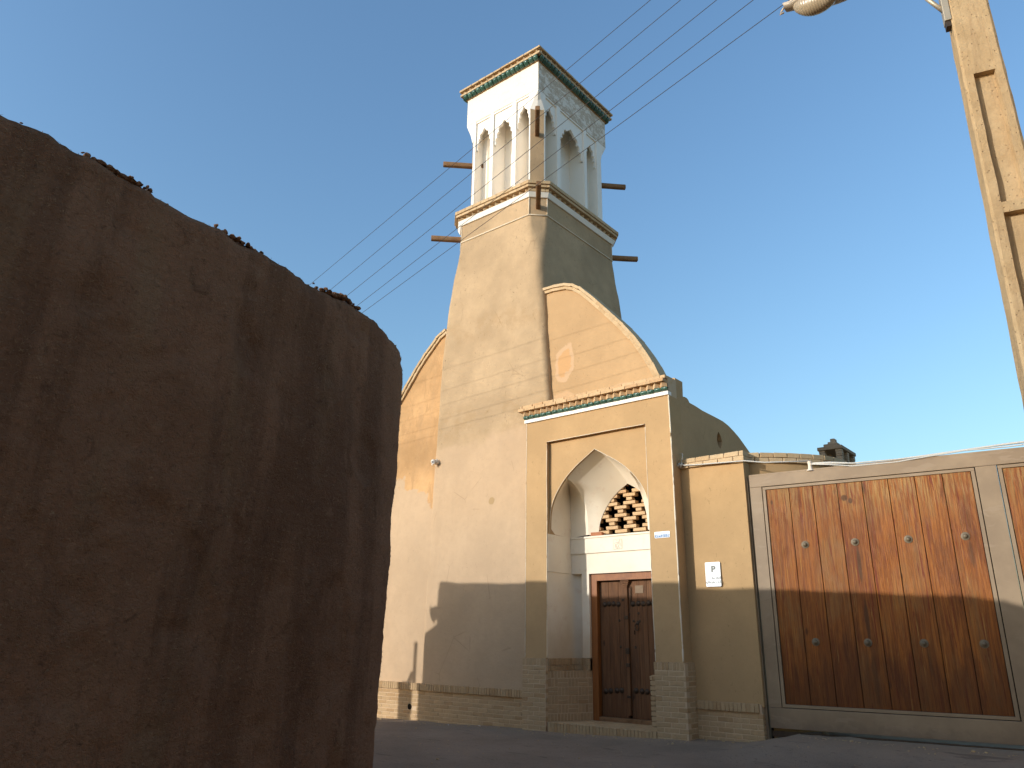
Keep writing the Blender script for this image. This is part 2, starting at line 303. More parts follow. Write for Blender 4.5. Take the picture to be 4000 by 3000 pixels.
# ground: dusty worn asphalt
g = G('street_ground', .93, .2); P = g.xyz(); c = g.mix(g.step(g.noise(.7, 6, .65), .3, .7), (.215, .178, .145), (.285, .238, .196))
c = g.mix(g.step(g.noise(60, 3, .7), .56, .72), c, (.30, .25, .20)); c = g.mix(g.math('MULTIPLY', g.step(g.noise(38, 3, .7, 0, g.map((1, 1, 1), (4, 4, 4))), .60, .70), .8), c, (.08, .062, .05))
ramp = g.math('MULTIPLY', g.step(P[0], -5.6, -4.6), g.step(P[1], 10.3, 11.0)); c = g.mix(g.math('MULTIPLY', ramp, g.step(g.noise(2.5, 5, .6), .25, .6)), c, (.32, .26, .205))
edge = g.step(g.math('ADD', P[1], g.math('MULTIPLY', g.noise(2, 5), .5)), 10.9, 11.5); c = g.mix(g.math('MULTIPLY', edge, .6), c, (.33, .26, .195))
c = g.mix(g.math('MULTIPLY', g.step(g.noise(17, 4, .7, .5, g.map((.5, 1.6, 1))), .60, .68), .5), c, (.085, .065, .052))
c = g.mix(g.math('MULTIPLY', g.step(g.noise(3.2, 4, .6, .5, g.map((.4, 2.2, 1))), .62, .70), .4), c, (.065, .055, .047))
lane_m = g.math('MULTIPLY', g.math('MULTIPLY', g.step(P[1], 12.3, 11.9), g.step(P[0], 5.2, 4.8)), g.step(P[0], -30, -29)); c = g.mix(lane_m, plaster_col(g, (.40, .30, .205), .15, .3, False), c)  # unseen ground beyond the street made tan to bounce warm light
m_ground = g.done(c, g.math('ADD', g.noise(14, 6, .7), g.math('MULTIPLY', g.noise(90, 3, .7), .9)), .8, .02)
# earthen lane wall: straw mud, damp streaks
g = G('straw_mud', .98, .08); P = g.xyz(); c = g.mix(g.step(g.noise(.8, 5, .6), .3, .7), (.215, .130, .084), (.30, .185, .122))
c = g.mix(g.math('MULTIPLY', g.step(g.noise(1.3, 5, .65, .4, g.map((1.5, 1.5, .16))), .5, .64), .45), c, (.105, .060, .040))
c = g.mix(g.math('MULTIPLY', g.step(g.noise(1.6, 5, .65, .4, g.map((1.2, 1.2, .2), (5, 7, 3))), .54, .7), .45), c, (.29, .21, .135))
c = g.mix(g.math('MULTIPLY', g.step(g.noise(26, 4, .75, .5), .56, .70), .5), c, (.085, .052, .036)); c = g.mix(g.math('MULTIPLY', g.step(g.noise(7, 6, .75, .8), .56, .70), .6), c, (.10, .062, .043)); c = g.mix(g.math('MULTIPLY', g.step(g.noise(3.1, 6, .7, 1.2, g.map((1, 1, .7), (2, 6, 1))), .60, .68), .5), c, (.33, .22, .15)); c = g.mix(g.math('MULTIPLY', g.step(g.noise(48, 2, .6, 1.2, g.map((1, 1, 1.4))), .65, .72), .7), c, (.38, .29, .19))
m_mud = g.done(c, g.math('ADD', g.math('ADD', g.noise(5, 6, .65), g.math('MULTIPLY', g.noise(30, 5, .75, .6), .9)), g.math('MULTIPLY', g.noise(95, 3, .7), .4)), 1.0, .034)
g = G('dry_straw', .8, .3); m_straw = g.done(g.mix(g.noise(3, 2), (.20, .135, .08), (.36, .265, .165)))

# ================================================================== ground
def lerp(a, b, t): return a+(b-a)*t
def interp(T, x):
    if x <= T[0][0]: return T[0][1]
    for (a, b), (c, d) in zip(T, T[1:]):
        if x <= c: return lerp(b, d, (x-a)/(c-a))
    return T[-1][1]
def sm(a, b, x): t = max(0, min(1, (x-a)/(b-a))); return t*t*(3-2*t)
def nz(x, y, z, s, o=0): return noise.noise(Vector((x*s+o, y*s+o*1.7, z*s-o)))
GT = [(-40, -.30), (-13, -.22), (-9, -.15), (-5.9, -.07), (-5.0, -.03), (-4.3, .10), (0, .10), (40, .10)]
HOLE = onpl((3225, 2888), (0, 0, .05), (0, 0, 1))
def gz(x, y):
    t = sm(0, 1, (11.25-y)/1.6); z = lerp(interp(GT, x), -.17, t)
    if 3 < y < 14 and -18 < x < 4:
        z += nz(x, y, 0, .7)*.025+nz(x, y, 0, 3.1, 5)*.006
        d = math.hypot((x-HOLE.x)/.34, (y-HOLE.y)/.2)+nz(x, y, 0, 4, 3)*.35
        z -= .10*sm(1.1, .7, d) if d < 1.1 else 0
        z += .02*sm(.35, 0, abs(d-1.25))
    return z
def frange(a, b, s): n = int(round((b-a)/s)); return [a+i*(b-a)/n for i in range(n+1)]
xs = [-900, -300, -120, -60, -35, -24]+frange(-18, 3, .1)+[6, 14, 40, 120, 300, 900]
ys = [-900, -300, -120, -50, -20, -8, 0, 3]+frange(5, 12.2, .1)+[14, 20, 40, 120, 300, 900]
obj('ground', MB().grid([[(x, y, gz(x, y)) for x in xs] for y in ys]), m_ground, smooth=True, kind='structure')

# ================================================================== the earthen lane wall (foreground) that shades the street
def back(px, Y=4.9): p = aty(px, 11.36); t = (p.y-Y); return p+SV*t
WEND = back((1717, 2350)).x
PATH = [(-4.02, -14), (-4.05, -6), (-4.08, -2), (-4.10, .2), (-4.11, .83), (-4.13, 1.36), (-4.23, 2.35), (-4.42, 3.35), (-4.78, 4.17), (-5.25, 4.60), (-5.9, 4.83), (-7, 4.9), (-9, 4.9), (-11.5, 4.9), (WEND, 4.9)]
def catmull(P, step):
    P = [Vector(p) for p in P]; out = []
    for i in range(len(P)-1):
        p0, p1, p2, p3 = P[max(i-1, 0)], P[i], P[i+1], P[min(i+2, len(P)-1)]
        L = (p2-p1).length; st = step if -5.9 < p1.x and .2 <= p2.y+.6 else .3
        n = max(1, int(L/st))
        for k in range(n):
            t = k/n; out.append(.5*((2*p1)+(p2-p0)*t+(2*p0-5*p1+4*p2-p3)*t*t+(3*p1-p0-3*p2+p3)*t**3))
    out.append(P[-1]); return out
PATH = [(x*1.02, y*1.02) if y < 4.3 and y > -3 else (x, y+.05) for x, y in PATH]
path = catmull(PATH, .035)
def wtop(p, s):
    z = 3.85
    if p.y > 4.55: z = interp([(-13.85, 4.10), (-11.1, 4.0), (-8.5, 3.88), (-6.9, 3.85), (-5, 3.85)], p.x)
    elif p.y < -1: z = 3.85+sm(-1, -3, p.y)*1.4
    return z+nz(p.x, p.y, 0, 1.1, 2)*.05+nz(p.x, p.y, 0, 4.5, 8)*.022+max(0, nz(p.x, p.y, 0, 9, 4))*.03+nz(p.x, p.y, 0, 24, 6)*.010+.07*sm(3.2, .8, p.y)
rows = [[] for _ in range(120)]; inner_t = []; inner_b = []
NR = 110; front = []
for i, p in enumerate(path):
    d = (path[min(i+1, len(path)-1)]-path[max(i-1, 0)]).normalized(); n = Vector((d.y, -d.x))
    zt = wtop(p, i); colv = []
    for k in range(NR+1):
        v = k/NR; z = -.45+v*(zt+.45)
        o = -.07*sm(2.2, .2, z)+.05*sm(.8, 3.2, z)*0
        o += nz(p.x, p.y, z, .9, 1)*.045+nz(p.x, p.y, z, 3.2, 6)*.016+nz(p.x, p.y, z, 11, 3)*.007+nz(p.x, p.y, z, 27, 9)*.0035
        o += -.05*max(0, nz(p.x, p.y, z, 2.6, 12)-.25)*sm(1.1, .3, z)*4-.028*sm(.30, .42, nz(p.x, p.y, z*.7, 1.9, 31))-.012*sm(.35, .45, nz(p.x, p.y, z*1.3, 6, 17))
        r = zt-z
        if r < .09: o -= .09-math.sqrt(max(0, .0081-(.09-r)**2))
        colv.append((p.x+n.x*o, p.y+n.y*o, z))
    q = p-n*.3; q2 = p-n*.55
    colv += [(q.x, q.y, zt+.01), (q2.x, q2.y, zt-.05), (q2.x, q2.y, -.45)]
    front.append(colv)
mb = MB().grid(front); mb.cap(front[-1]); mb.cap(front[0])
lane = thing('earthen_wall', (-4.2, 2, -.2), 'tall dark straw-and-mud wall with rounded corner and crumbling top', 'wall')
obj('wall', mb, m_mud, lane, smooth=True)
# crumbly crust along the top edge
mb = MB(); rn = random.Random(3)
idx = [i for i, p in enumerate(path) if p.y > .3 and p.x > -6]
for i in idx:
    p = path[i]
    a = nz(p.x, p.y, 0, 1.7, 20)
    for _ in range(9):
        if rn.random() > .03+2.2*max(0, a-.08): continue
        d = (path[min(i+1, len(path)-1)]-path[i-1]).normalized(); n = Vector((d.y, -d.x)); s = rn.uniform(.006, .017)*(1+max(0, a)*.9)
        o = n*rn.uniform(-.16, -.05)+d*rn.uniform(-.03, .03); zt = wtop(p, i)-.012
        b = len(mb.v); mb.ball((p.x+o.x, p.y+o.y, zt+s*.25+max(0, a-.1)*rn.uniform(0, .05)), s, 6, 4, (rn.uniform(.8, 1.6), rn.uniform(.8, 1.6), rn.uniform(.5, 1)))
        for j in range(b, len(mb.v)):
            x, y, z = mb.v[j]; mb.v[j] = (x+nz(x, y, z, 60)*.008, y+nz(x, y, z, 60, 4)*.008, z+nz(x, y, z, 60, 8)*.008)
obj('crust', mb, m_mud, lane, kind='stuff')
# chopped straw showing in the mud
mb = MB(); vis = [i for i, p in enumerate(path) if p.y > .6 and p.x > -5.2]
for _ in range(9000):
    i = rn.choice(vis); p = path[i]; k = int(NR*(rn.random()**.8)*.995); a = Vector(front[i][k])
    d = (path[min(i+1, len(path)-1)]-path[i-1]).normalized(); n3 = Vector((d.y, -d.x, 0)); d3 = Vector((d.x, d.y, 0))
    ang = rn.gauss(0, .8) if rn.random() < .7 else rn.uniform(0, 3.14); L = rn.uniform(.004, .015); wd = rn.uniform(.0006, .0013)
    u = d3*math.cos(ang)+Vector((0, 0, 1))*math.sin(ang); t = n3.cross(u)
    c = a+n3*rn.uniform(.001, .006); u = u+n3*rn.uniform(-.12, .12)
    mb.add([c-u*L-t*wd, c+u*L-t*wd, c+u*L+t*wd, c-u*L+t*wd, c+n3*.0015], [(0, 1, 4), (1, 2, 4), (2, 3, 4), (3, 0, 4)])
obj('straw', mb, m_straw, lane, kind='stuff')
# low wing, plate and post at the far end of the wall (their shadows fall beside the portal)
a1 = back((1716, 2437)); a2 = back((1660, 2476)); a3 = back((1644, 2668))
obj('wing', MB().plate([[(WEND+.05, a1.z+.03), (a2.x, a2.z), (a3.x-.02, a3.z), (a3.x-.05, -.4), (WEND+.05, -.4)]], (0, 4.9, 0), (1, 0, 0), (0, 0, 1), (0, -.45, 0)), m_mud, lane)
p0 = back((1621, 2516)); pb = thing('iron_post', (p0.x, 4.9, -.3), 'rusty iron post standing off the far end of the earthen wall', 'post')
obj('post', MB().tube([(p0.x-.05, 4.9, -.3), (p0.x-.03, 4.9, 1.6), (p0.x, 4.9, p0.z)], [.055, .05, .046], 8), m_iron, pb, smooth=50)
f1, f2 = back((1574, 2668)), back((1601, 2668)); obj('foot', MB().bx(f1.x, f2.x, 4.75, 5.05, -.3, f1.z), m_conc, pb)
obj('cap', MB().ball((p0.x, 4.9, p0.z), .05), m_iron, pb, smooth=True)
obj('stay', MB().tube([(p0.x-.06, 4.9, f1.z+.22), ((f1.x+f2.x)/2, 4.9, f1.z-.02)], .05, 8), m_iron, pb, smooth=50)
fl = [back(q) for q in ((1684, 2368), (1691, 2378), (1709, 2370), (1720, 2372), (1720, 2420), (1706, 2424), (1701, 2440), (1690, 2422), (1684, 2400))]
pl = thing('tin_flap', tuple(fl[3]), 'bent tin flap fixed to the end of the earthen wall', 'tin sheet')
obj('sheet', MB().plate([[(q.x, q.z) for q in fl]], (0, 4.93, 0), (1, 0, 0), (0, 0, 1), (0, -.02, 0)), m_galv, pl)

# ================================================================== unseen house added across the lane so its sunlit front warms the shade
nb = thing('warm_fill_house', (6.2, -3, -.2), 'unseen plain mud-plastered house added across the lane to bounce warm sunlight', 'house')
obj('added_front_wall', MB().bx(5.2, 5.7, -16, 7.5, -.4, 6.4), m_yard, nb); obj('end_wall', MB().bx(5.701, 13, 7.0, 7.5, -.4, 6.4), m_yard, nb); obj('added_rear_wall', MB().bx(12.5, 13, -16, 6.999, -.4, 6.4), m_yard, nb); obj('added_flat_roof', MB().bx(5.701, 12.499, -16, 6.999, 5.9, 6.1), m_yard, nb)  # all walls and roof here belong to the added unseen house
obj('coping', MB().bx(5.12, 5.78, -16, 7.58, 6.401, 6.52), m_brickt, nb); obj('added_door_leaf', MB().bx(5.15, 5.198, -4.6, -3.4, -.15, 2.2), m_door, nb)  # coping and door of the added unseen house
for y0 in (-9, 1.5): obj('added_shutter', MB().bx(5.16, 5.198, y0, y0+1.1, 1.4, 3.0), m_door, nb)

# ================================================================== windcatcher tower
tow = thing('windcatcher_tower', (-10.3, 13.4, -.1), 'tall battered mud-plaster windcatcher tower with white arched top and projecting beams', 'tower')
def ytow(z): return 11.345+max(0, z-2)*.0471
X0 = lambda z: interp([(-1, -11.62), (3.3, -11.64), (7, -11.74), (8.4, -11.72), (10.38, -11.65)], z)
X1 = lambda z: interp([(-1, -8.60), (5.9, -8.60), (7.2, -8.74), (8.6, -8.88), (10.38, -9.0)], z)
RC = lambda z: interp([(-1, .06), (5, .08), (7, .13), (8.6, .17), (9.6, .25), (10.38, .29)], z)
def corner(cx, cy, a0, r, flat, n=7):
    out = []
    for k in range(n):
        a = a0+math.pi/2*k/(n-1); t = k/(n-1)
        arc = Vector((cx+r*math.cos(a), cy+r*math.sin(a))); e0 = Vector((cx+r*math.cos(a0), cy+r*math.sin(a0))); e1 = Vector((cx+r*math.cos(a0+math.pi/2), cy+r*math.sin(a0+math.pi/2)))
        out.append(arc.lerp(e0.lerp(e1, t), flat))
    return out
def section(x0, x1, y0, y1, r, flat, sub=16):
    ring = corner(x0+r, y0+r, math.pi, r, flat)+corner(x1-r, y0+r, -math.pi/2, r, flat)+corner(x1-r, y1-r, 0, r, flat)+corner(x0+r, y1-r, math.pi/2, r, flat)
    out = []
    for i, p in enumerate(ring):
        q = ring[(i+1) % len(ring)]; n = max(1, int((q-p).length/.14))
        out += [p.lerp(q, k/n) for k in range(n)] if n > 1 else [p]
    return out
def ringN(ring, N):      # resample closed ring keeping proportional spacing per side
    return ring
secs = []; zl = frange(-.5, 10.38, .09)
base = section(-11.65, -9.0, 11.74, 15.03, .29, 1)
def side_ring(x0, x1, y0, y1, r, flat):
    out = []; nf, ns = 22, 26
    C4 = [corner(x0+r, y0+r, math.pi, r, flat), corner(x1-r, y0+r, -math.pi/2, r, flat), corner(x1-r, y1-r, 0, r, flat), corner(x0+r, y1-r, math.pi/2, r, flat)]
    for i in range(4):
        out += C4[i]; a, b = C4[i][-1], C4[(i+1) % 4][0]; n = nf if i % 2 == 0 else ns
        out += [a.lerp(b, k/n) for k in range(1, n)]
    return out
for z in zl:
    f = sm(9.3, 10.2, z); ring = side_ring(X0(z), X1(z), ytow(z), 15.03+max(0, 10.38-z)*.04, RC(z), f)
    c = Vector(((X0(z)+X1(z))/2, 13.3)); k = 1-sm(9.9, 10.3, z)*.85; row = []
    for p in ring:
        n = (p-c).normalized(); crn = min(abs(p.x-X1(z)), 1) < .13 and p.y < 12
        o = (nz(p.x, p.y, z, .8)*.022+nz(p.x, p.y, z, 2.6, 4)*.009+nz(p.x, p.y, z, 7, 7)*.004)*k
        if crn: o += nz(0, 0, z, 2.2, 3)*.03*k+nz(p.x, 0, z, 9, 1)*.012*k
        row.append((p.x+n.x*o, p.y+n.y*o, z))
    secs.append(row)
mb = MB().grid(secs, True); mb.cap(secs[-1]); obj('lower_shaft', mb, m_tower, tow, smooth=60)
def octa(x0, x1, y0, y1, c, off=0, k=.41):
    x0 -= off; x1 += off; y0 -= off; y1 += off; c = c+off*k
    return [Vector(p) for p in ((x0+c, y0), (x1-c, y0), (x1, y0+c), (x1, y1-c), (x1-c, y1), (x0+c, y1), (x0, y1-c), (x0, y0+c))]
OC = lambda off: octa(-11.65, -9.0, 11.74, 15.03, .29, off)
obj('collar', MB().prism([tuple(p) for p in OC(.002)], 10.385, 10.835), m_tower, tow)
# white string line and the upright beads at the chamfers
o8 = OC(.012); mb = MB(); ring = [(p.x, p.y, 10.385) for p in o8]; mb.tube(ring+[ring[0]], .015, 6)
obj('string_bead', mb, m_bead, tow, smooth=True)
for i in (0, 1, 2, 3, 7): p = OC(.006)[i]; obj('corner_bead', MB().tube([(p.x, p.y, 10.39), (p.x, p.y, 10.83)], .010, 6), m_bead, tow, smooth=True)
obj('white_moulding', MB().prism([tuple(p) for p in OC(.035)], 10.835, 10.94, [tuple(p) for p in OC(.085)]), m_white, tow)
mb = MB().prism([tuple(p) for p in OC(.0)], 10.942, 11.03); mb.prism([tuple(p) for p in OC(.13)], 11.035, 11.178); obj('cornice_core', mb, m_yard, tow)  # browner core colour so the gaps between the teeth look shaded
def dogtooth(par, a, b, inw, z, size, Hh, mat, pitch):
    a, b, inw = Vector(a), Vector(b), Vector(inw); d = (b-a); L = d.length; d.normalize(); n = max(1, int(round(L/pitch))); rz = math.atan2(d.y, d.x)+math.pi/4
    for k in range(n):
        c = a+d*(L*(k+.5)/n)+inw*(size*.7071); brick(par, (c.x, c.y, z+Hh/2), (size, size, Hh), rz+random.uniform(-.05, .05), mat, 'dogtooth_brick')
def sides(ring, which):
    n = len(ring)
    for i in which:
        a, b = ring[i], ring[(i+1) % n]; d = (b-a).normalized(); yield i, a, b, Vector((-d.y, d.x))
VIS = (0, 1, 2, 7, 3)
for i, a, b, w in sides(OC(.095), VIS):
    if i in (0, 2): dogtooth(tow, a, b, w, 10.942, .132, .088, m_brickt, .188)
    else: course(tow, a, b, 10.944, w, m_brickt, L=.19, Hh=.084, D=.12)
for i, a, b, w in sides(OC(.14), VIS): course(tow, a, b, 11.033, w, m_brickt, L=.24, Hh=.064, D=.16, j=.005, off=.06)
for i, a, b, w in sides(OC(.165), VIS): course(tow, a, b, 11.100, w, m_brickt, L=.24, Hh=.084, D=.22, j=.005, off=.15)
# ---- upper white shaft: core + piers + lobed arch heads
xa, xb, ya, yb = -11.485, -9.165, 11.902, 14.87; ZB, ZT, ZC = 11.16, 13.88, 14.69; DEP = .46; CH = .25
obj('upper_core', MB().bx(xa+DEP, xb-DEP, ya+DEP, yb-DEP, ZB, ZT), m_white, tow)
mb = MB()
for sx, sy in ((1, 0), (0, 0), (1, 1), (0, 1)):
    X = xb if sx else xa; Y = yb if sy else ya; ux = -1 if sx else 1; uy = -1 if sy else 1
    ring = [(X+ux*.272, Y), (X+ux*CH, Y), (X, Y+uy*CH), (X, Y+uy*.285), (X+ux*(DEP+.01), Y+uy*.285), (X+ux*(DEP+.01), Y+uy*(DEP+.01)), (X+ux*.272, Y+uy*(DEP+.01))]
    if (ux > 0) == (uy > 0): ring = ring[::-1]
    p = MB().prism(ring, ZB, ZT-.004); obj('corner_pier', p, m_white, tow)
def lobed(w, zs, za):
    cusp = [(1, 0), (.84, .05), (.70, .30), (.55, .53), (.38, .76), (0, 1)]; pts = [(1, -.03)]
    for (a, b), (c, d) in zip(cusp, cusp[1:]):
        last = c == 0
        for k in range(6):
            t = k/5; x, y = lerp(a, c, t), lerp(b, d, t); nx, ny = (d-b), (a-c); L = math.hypot(nx, ny); s = abs(math.sin(math.pi*t))**.7*(.12 if not last else -.02)
            if (a, b) == (1, 0): s *= -.3
            pts.append((x+nx/L*s, y+ny/L*s))
    half = [(x*w, zs+y*(za-zs)) for x, y in pts]
    return [(-x, z) for x, z in half]+[(x, z) for x, z in reversed(half[:-1])]
def bay(o, u, inw, c, hw, zs, za, top):
    """arched screen over a niche; o on the face plane, u along it"""
    A = lobed(hw, zs, za); loop = [(c+x, z) for x, z in A]+[(c+hw, top), (c-hw, top)]
    off = Vector(inw)*.045
    obj('arch_head', MB().plate([loop], Vector(o)+off, u, (0, 0, 1), Vector(inw)*.06), m_white, tow)
FB = [(-11.168, -10.674), (-10.572, -9.961), (-9.846, -9.437)]
for (a, b), (zs, za) in zip(FB, ((13.03, 13.63), (12.93, 13.56), (13.06, 13.65))):
    bay((0, ya, 0), (1, 0, 0), (0, 1, 0), (a+b)/2, (b-a)/2, zs, za, ZT-.004)
for a, b in ((FB[0][1], FB[1][0]), (FB[1][1], FB[2][0])): obj('pier', MB().bx(a, b, ya, ya+DEP+.01, ZB, ZT-.004), m_white, tow)
obj('pier', MB().bx(xa+.272, FB[0][0], ya, ya+DEP+.01, ZB, ZT-.004), m_white, tow)
RB = [(12.187, 12.66), (12.80, 13.83), (13.945, 14.42)]
for (a, b), (zs, za) in zip(RB, ((13.03, 13.66), (12.9, 13.58), (13.02, 13.62))):
    bay((xb, 0, 0), (0, 1, 0), (-1, 0, 0), (a+b)/2, (b-a)/2, zs, za, ZT-.004)
for a, b in ((RB[0][1], RB[1][0]), (RB[1][1], RB[2][0])): obj('pier', MB().bx(xb-DEP-.01, xb, a, b, ZB, ZT-.004), m_white, tow)
obj('pier', MB().bx(xb-DEP-.01, xb, RB[2][1], yb-.285, ZB, ZT-.004), m_white, tow)
# thin fillets framing the bays
for a, b in FB:
    mb = MB().bx(a-.0, b, ya+.012, ya+.044, ZT-.05, ZT-.006); obj('bay_fillet', mb, m_white, tow)
for a, b in RB:
    mb = MB().bx(xb-.044, xb-.012, a, b, ZT-.05, ZT-.006); obj('bay_fillet', mb, m_white, tow)
# mud-coloured chamfer panels with a white hood above
for (X, Y, ux, uy) in ((xb, ya, -1, 1), (xa, ya, 1, 1), (xb, yb, -1, -1)):
    a = Vector((X+ux*CH, Y, 0)); b = Vector((X, Y+uy*CH, 0)); d = (b-a).normalized(); L = (b-a).length; out = Vector((-ux, -uy, 0)).normalized()
    arc = [(L*.96, 11.2), (L*.96, 13.42)]+[(lerp(L*.96, L*.04, k/10), 13.42-.035*math.sin(math.pi*k/10)) for k in range(1, 10)]+[(L*.04, 13.42), (L*.04, 11.2)]
    obj('chamfer_panel', MB().plate([arc], a+out*.004, d, (0, 0, 1), -out*.012), m_tower, tow)
    A0, B0, cz = a+Vector((0, 0, 13.42)), b+Vector((0, 0, 13.42)), ZT-.006; Pk = Vector((X, Y, cz)); A1, B1 = Vector((a.x, a.y, cz)), Vector((b.x, b.y, cz)); mid = (a+b)/2+out*.02+Vector((0, 0, 13.385))
    q = lambda p, t: p.lerp(Pk, t); m1 = mid.lerp(Pk, .5)-out*.03
    obj('corner_hood', MB().add([A0, mid, B0, m1, Pk, A1, B1, A0.lerp(Pk, .5)-out*.025+Vector((0, 0, .02)), B0.lerp(Pk, .5)-out*.025+Vector((0, 0, .02))], [(0, 1, 3, 7), (7, 3, 4), (1, 2, 8, 3), (3, 8, 4), (0, 7, 4, 5), (2, 6, 4, 8)]), m_white, tow)
# band, tiles, brick cornice
obj('upper_band', MB().bx(xa, xb, ya, yb, ZT, ZC), m_flake, tow)
TILE = None
def tile_mesh(pitch, name='glazed_tile'):
    mb = MB(); w = pitch*.44
    rows = []
    for i in range(5):           # tongue: rounded scoop leaning out
        a = i/4; y = -.095*math.sin(a*1.35); z = .0+.085*(1-math.cos(a*1.35))/(1-math.cos(1.35))
        rows.append([(w*math.cos(q), y-.028*math.sin(q)*(.5+.5*a), z) for q in [math.pi*k/6 for k in range(7)]])
    mb.grid(rows); top = [(x, y, z) for x, y, z in rows[-1]]; mb.add(top+[(-w, .03, .085), (w, .03, .085)], [tuple(range(9))])
    for s in (-1, 1): mb.ball((s*w*.5, -.098, .088), pitch*.17, 6, 4)
    m = mb.mesh(name); m.materials.append(m_green)
    for p in m.polygons: p.use_smooth = True
    return m
TM = {}
def tiles(par, a, b, inw, z, pitch, s=1):
    a, b, inw = Vector(a), Vector(b), Vector(inw); d = b-a; L = d.length; d.normalize(); n = int(round(L/pitch)); rz = math.atan2(d.y, d.x)
    m = TM.setdefault(round(pitch, 3), tile_mesh(pitch))
    for k in range(n):
        o = bpy.data.objects.new('glazed_tile', m); c = a+d*(L*(k+.5)/n)
        o.matrix_basis = Matrix.Translation((c.x, c.y, z+random.uniform(-.003, .003))) @ Matrix.Rotation(rz+random.uniform(-.06, .06), 4, 'Z') @ Matrix.Diagonal((1.0 if s == 1 else 1.08, s, s*.95, 1)); place(o, par)
RECT = lambda off: [Vector(p) for p in ((xa-off, ya-off), (xb+off, ya-off), (xb+off, yb+off), (xa-off, yb+off))]
mb = MB().prism([tuple(p) for p in RECT(.03)], ZC+.002, ZC+.096); mb.prism([tuple(p) for p in RECT(.0)], ZC+.099, ZC+.285); obj('cornice_core', mb, m_yard, tow)  # core in darker plaster to put shade between the dogteeth
for i, a, b, w in sides(RECT(.03), (0, 1, 2, 3)): tiles(tow, a-(b-a).normalized()*.03, b+(b-a).normalized()*.03, w, ZC+.0, .142)
for i, a, b, w in sides(RECT(.145), (0, 1, 2, 3)): course(tow, a, b, ZC+.10, w, m_brickt, L=.23, Hh=.056, D=.17, j=.006, off=.1*(i % 2))
for i, a, b, w in sides(RECT(.13), (0, 1)): dogtooth(tow, a, b, w, ZC+.157, .136, .080, m_brickt, .2)
for i, a, b, w in sides(RECT(.165), (0, 1, 2, 3)): course(tow, a, b, ZC+.238, w, m_brickt, L=.24, Hh=.052, D=.2, j=.008, off=.07)
# wooden beams at the corners
def beam(x, y, dx, dy, z, L, wd=.115, h=.125):
    d = Vector((dx, dy, 0)).normalized(); n = Vector((-d.y, d.x, 0)); rows = []
    for t in (-.3, 0, L*.35, L*.7, L-.012, L):
        s = .96 if t < L else .86; c = Vector((x, y, z))+d*t+Vector((0, 0, nz(t, x, y, 2)*.012)); r = []
        for k in range(12):
            a = 2*math.pi*k/12; e = .30; ca, sa = math.cos(a), math.sin(a); r.append(c+n*(math.copysign(abs(ca)**e, ca)*wd/2*s)+Vector((0, 0, math.copysign(abs(sa)**e, sa)*h/2*s)))
        rows.append(r)
    mb = MB().grid(rows, True); mb.cap(rows[-1]); mb.cap(rows[0], True); obj('beam', mb, m_beam, tow, smooth=50)
beam(xb-.125, ya+.125, .62, -.79, 12.70, .95); beam(xa+.125, ya+.125, -1, -1, 12.70, .74); beam(xb-.125, yb-.125, 1, 1, 12.70, .68)
beam(-9.145, 11.885, .62, -.79, 10.60, .95); beam(-11.505, 11.885, -1, -1, 10.58, .74); beam(-9.145, 14.885, 1, 1, 10.58, .72)

# ================================================================== vaulted house: end wall, curved parapets, side wall, brick plinth
hs = thing('vaulted_house', (-8, 13, -.1), 'mud-plastered house with curved brick-edged gable parapet and sloping shaded side wall', 'house')
yE = lambda z: lerp(11.378, 11.50+.045*(z-2), sm(2.4, 5, z))
gR = [onpl(Z2(*p), (0, 11.50, 2), (0, 1, -.045)) for p in [(1235, 222), (1310, 200), (1380, 187), (1440, 192), (1500, 222), (1580, 285), (1660, 355), (1760, 445), (1850, 540), (1930, 650), (1980, 730), (2015, 800)]]
gL = [onpl(Z2(*p), (0, 11.50, 2), (0, 1, -.045)) for p in [(588, 488), (540, 530), (490, 600), (440, 670), (390, 750), (330, 855), (265, 975)]]
TR = [(-9.3, 8.43)]+[(p.x, p.z) for p in gR]+[(-5.9, 5.80)]
TL = [(-22, 4.0), (-15.2, 4.0), (-14.6, 4.5), (-14, 5.5)]+[(p.x, p.z) for p in reversed(gL)]+[(-11.5, 8.3)]
def wallgrid(x0, x1, z0, top, yf, th, nx, nz_, mat, name, amp=1):
    fr, bk = [], []
    for i in range(nx+1):
        x = lerp(x0, x1, i/nx); zt = interp(top, x)-.03; a = []; b = []
        for k in range(nz_+1):
            z = lerp(z0, zt, k/nz_); y = yf(z)+amp*(nz(x, 0, z, .8, 2)*.018+nz(x, 0, z, 3, 5)*.007+nz(x, 0, z, 9, 7)*.003); a.append((x, y, z)); b.append((x, yf(z)+th, z))
        fr.append(a); bk.append(b)
    full = [a+b[::-1] for a, b in zip(fr, bk)]
    mb = MB().grid(full, True); mb.cap(full[0]); mb.cap(full[-1]); return obj(name, mb, mat, hs, smooth=50)
wallgrid(-20, -11.3, .44, TL, yE, .40, 150, 90, m_endwall, 'end_wall')
wallgrid(-9.2, -5.9, 5.3, TR, lambda z: 11.50+.045*(z-2), .28, 90, 40, m_gable, 'gable_parapet', .5)
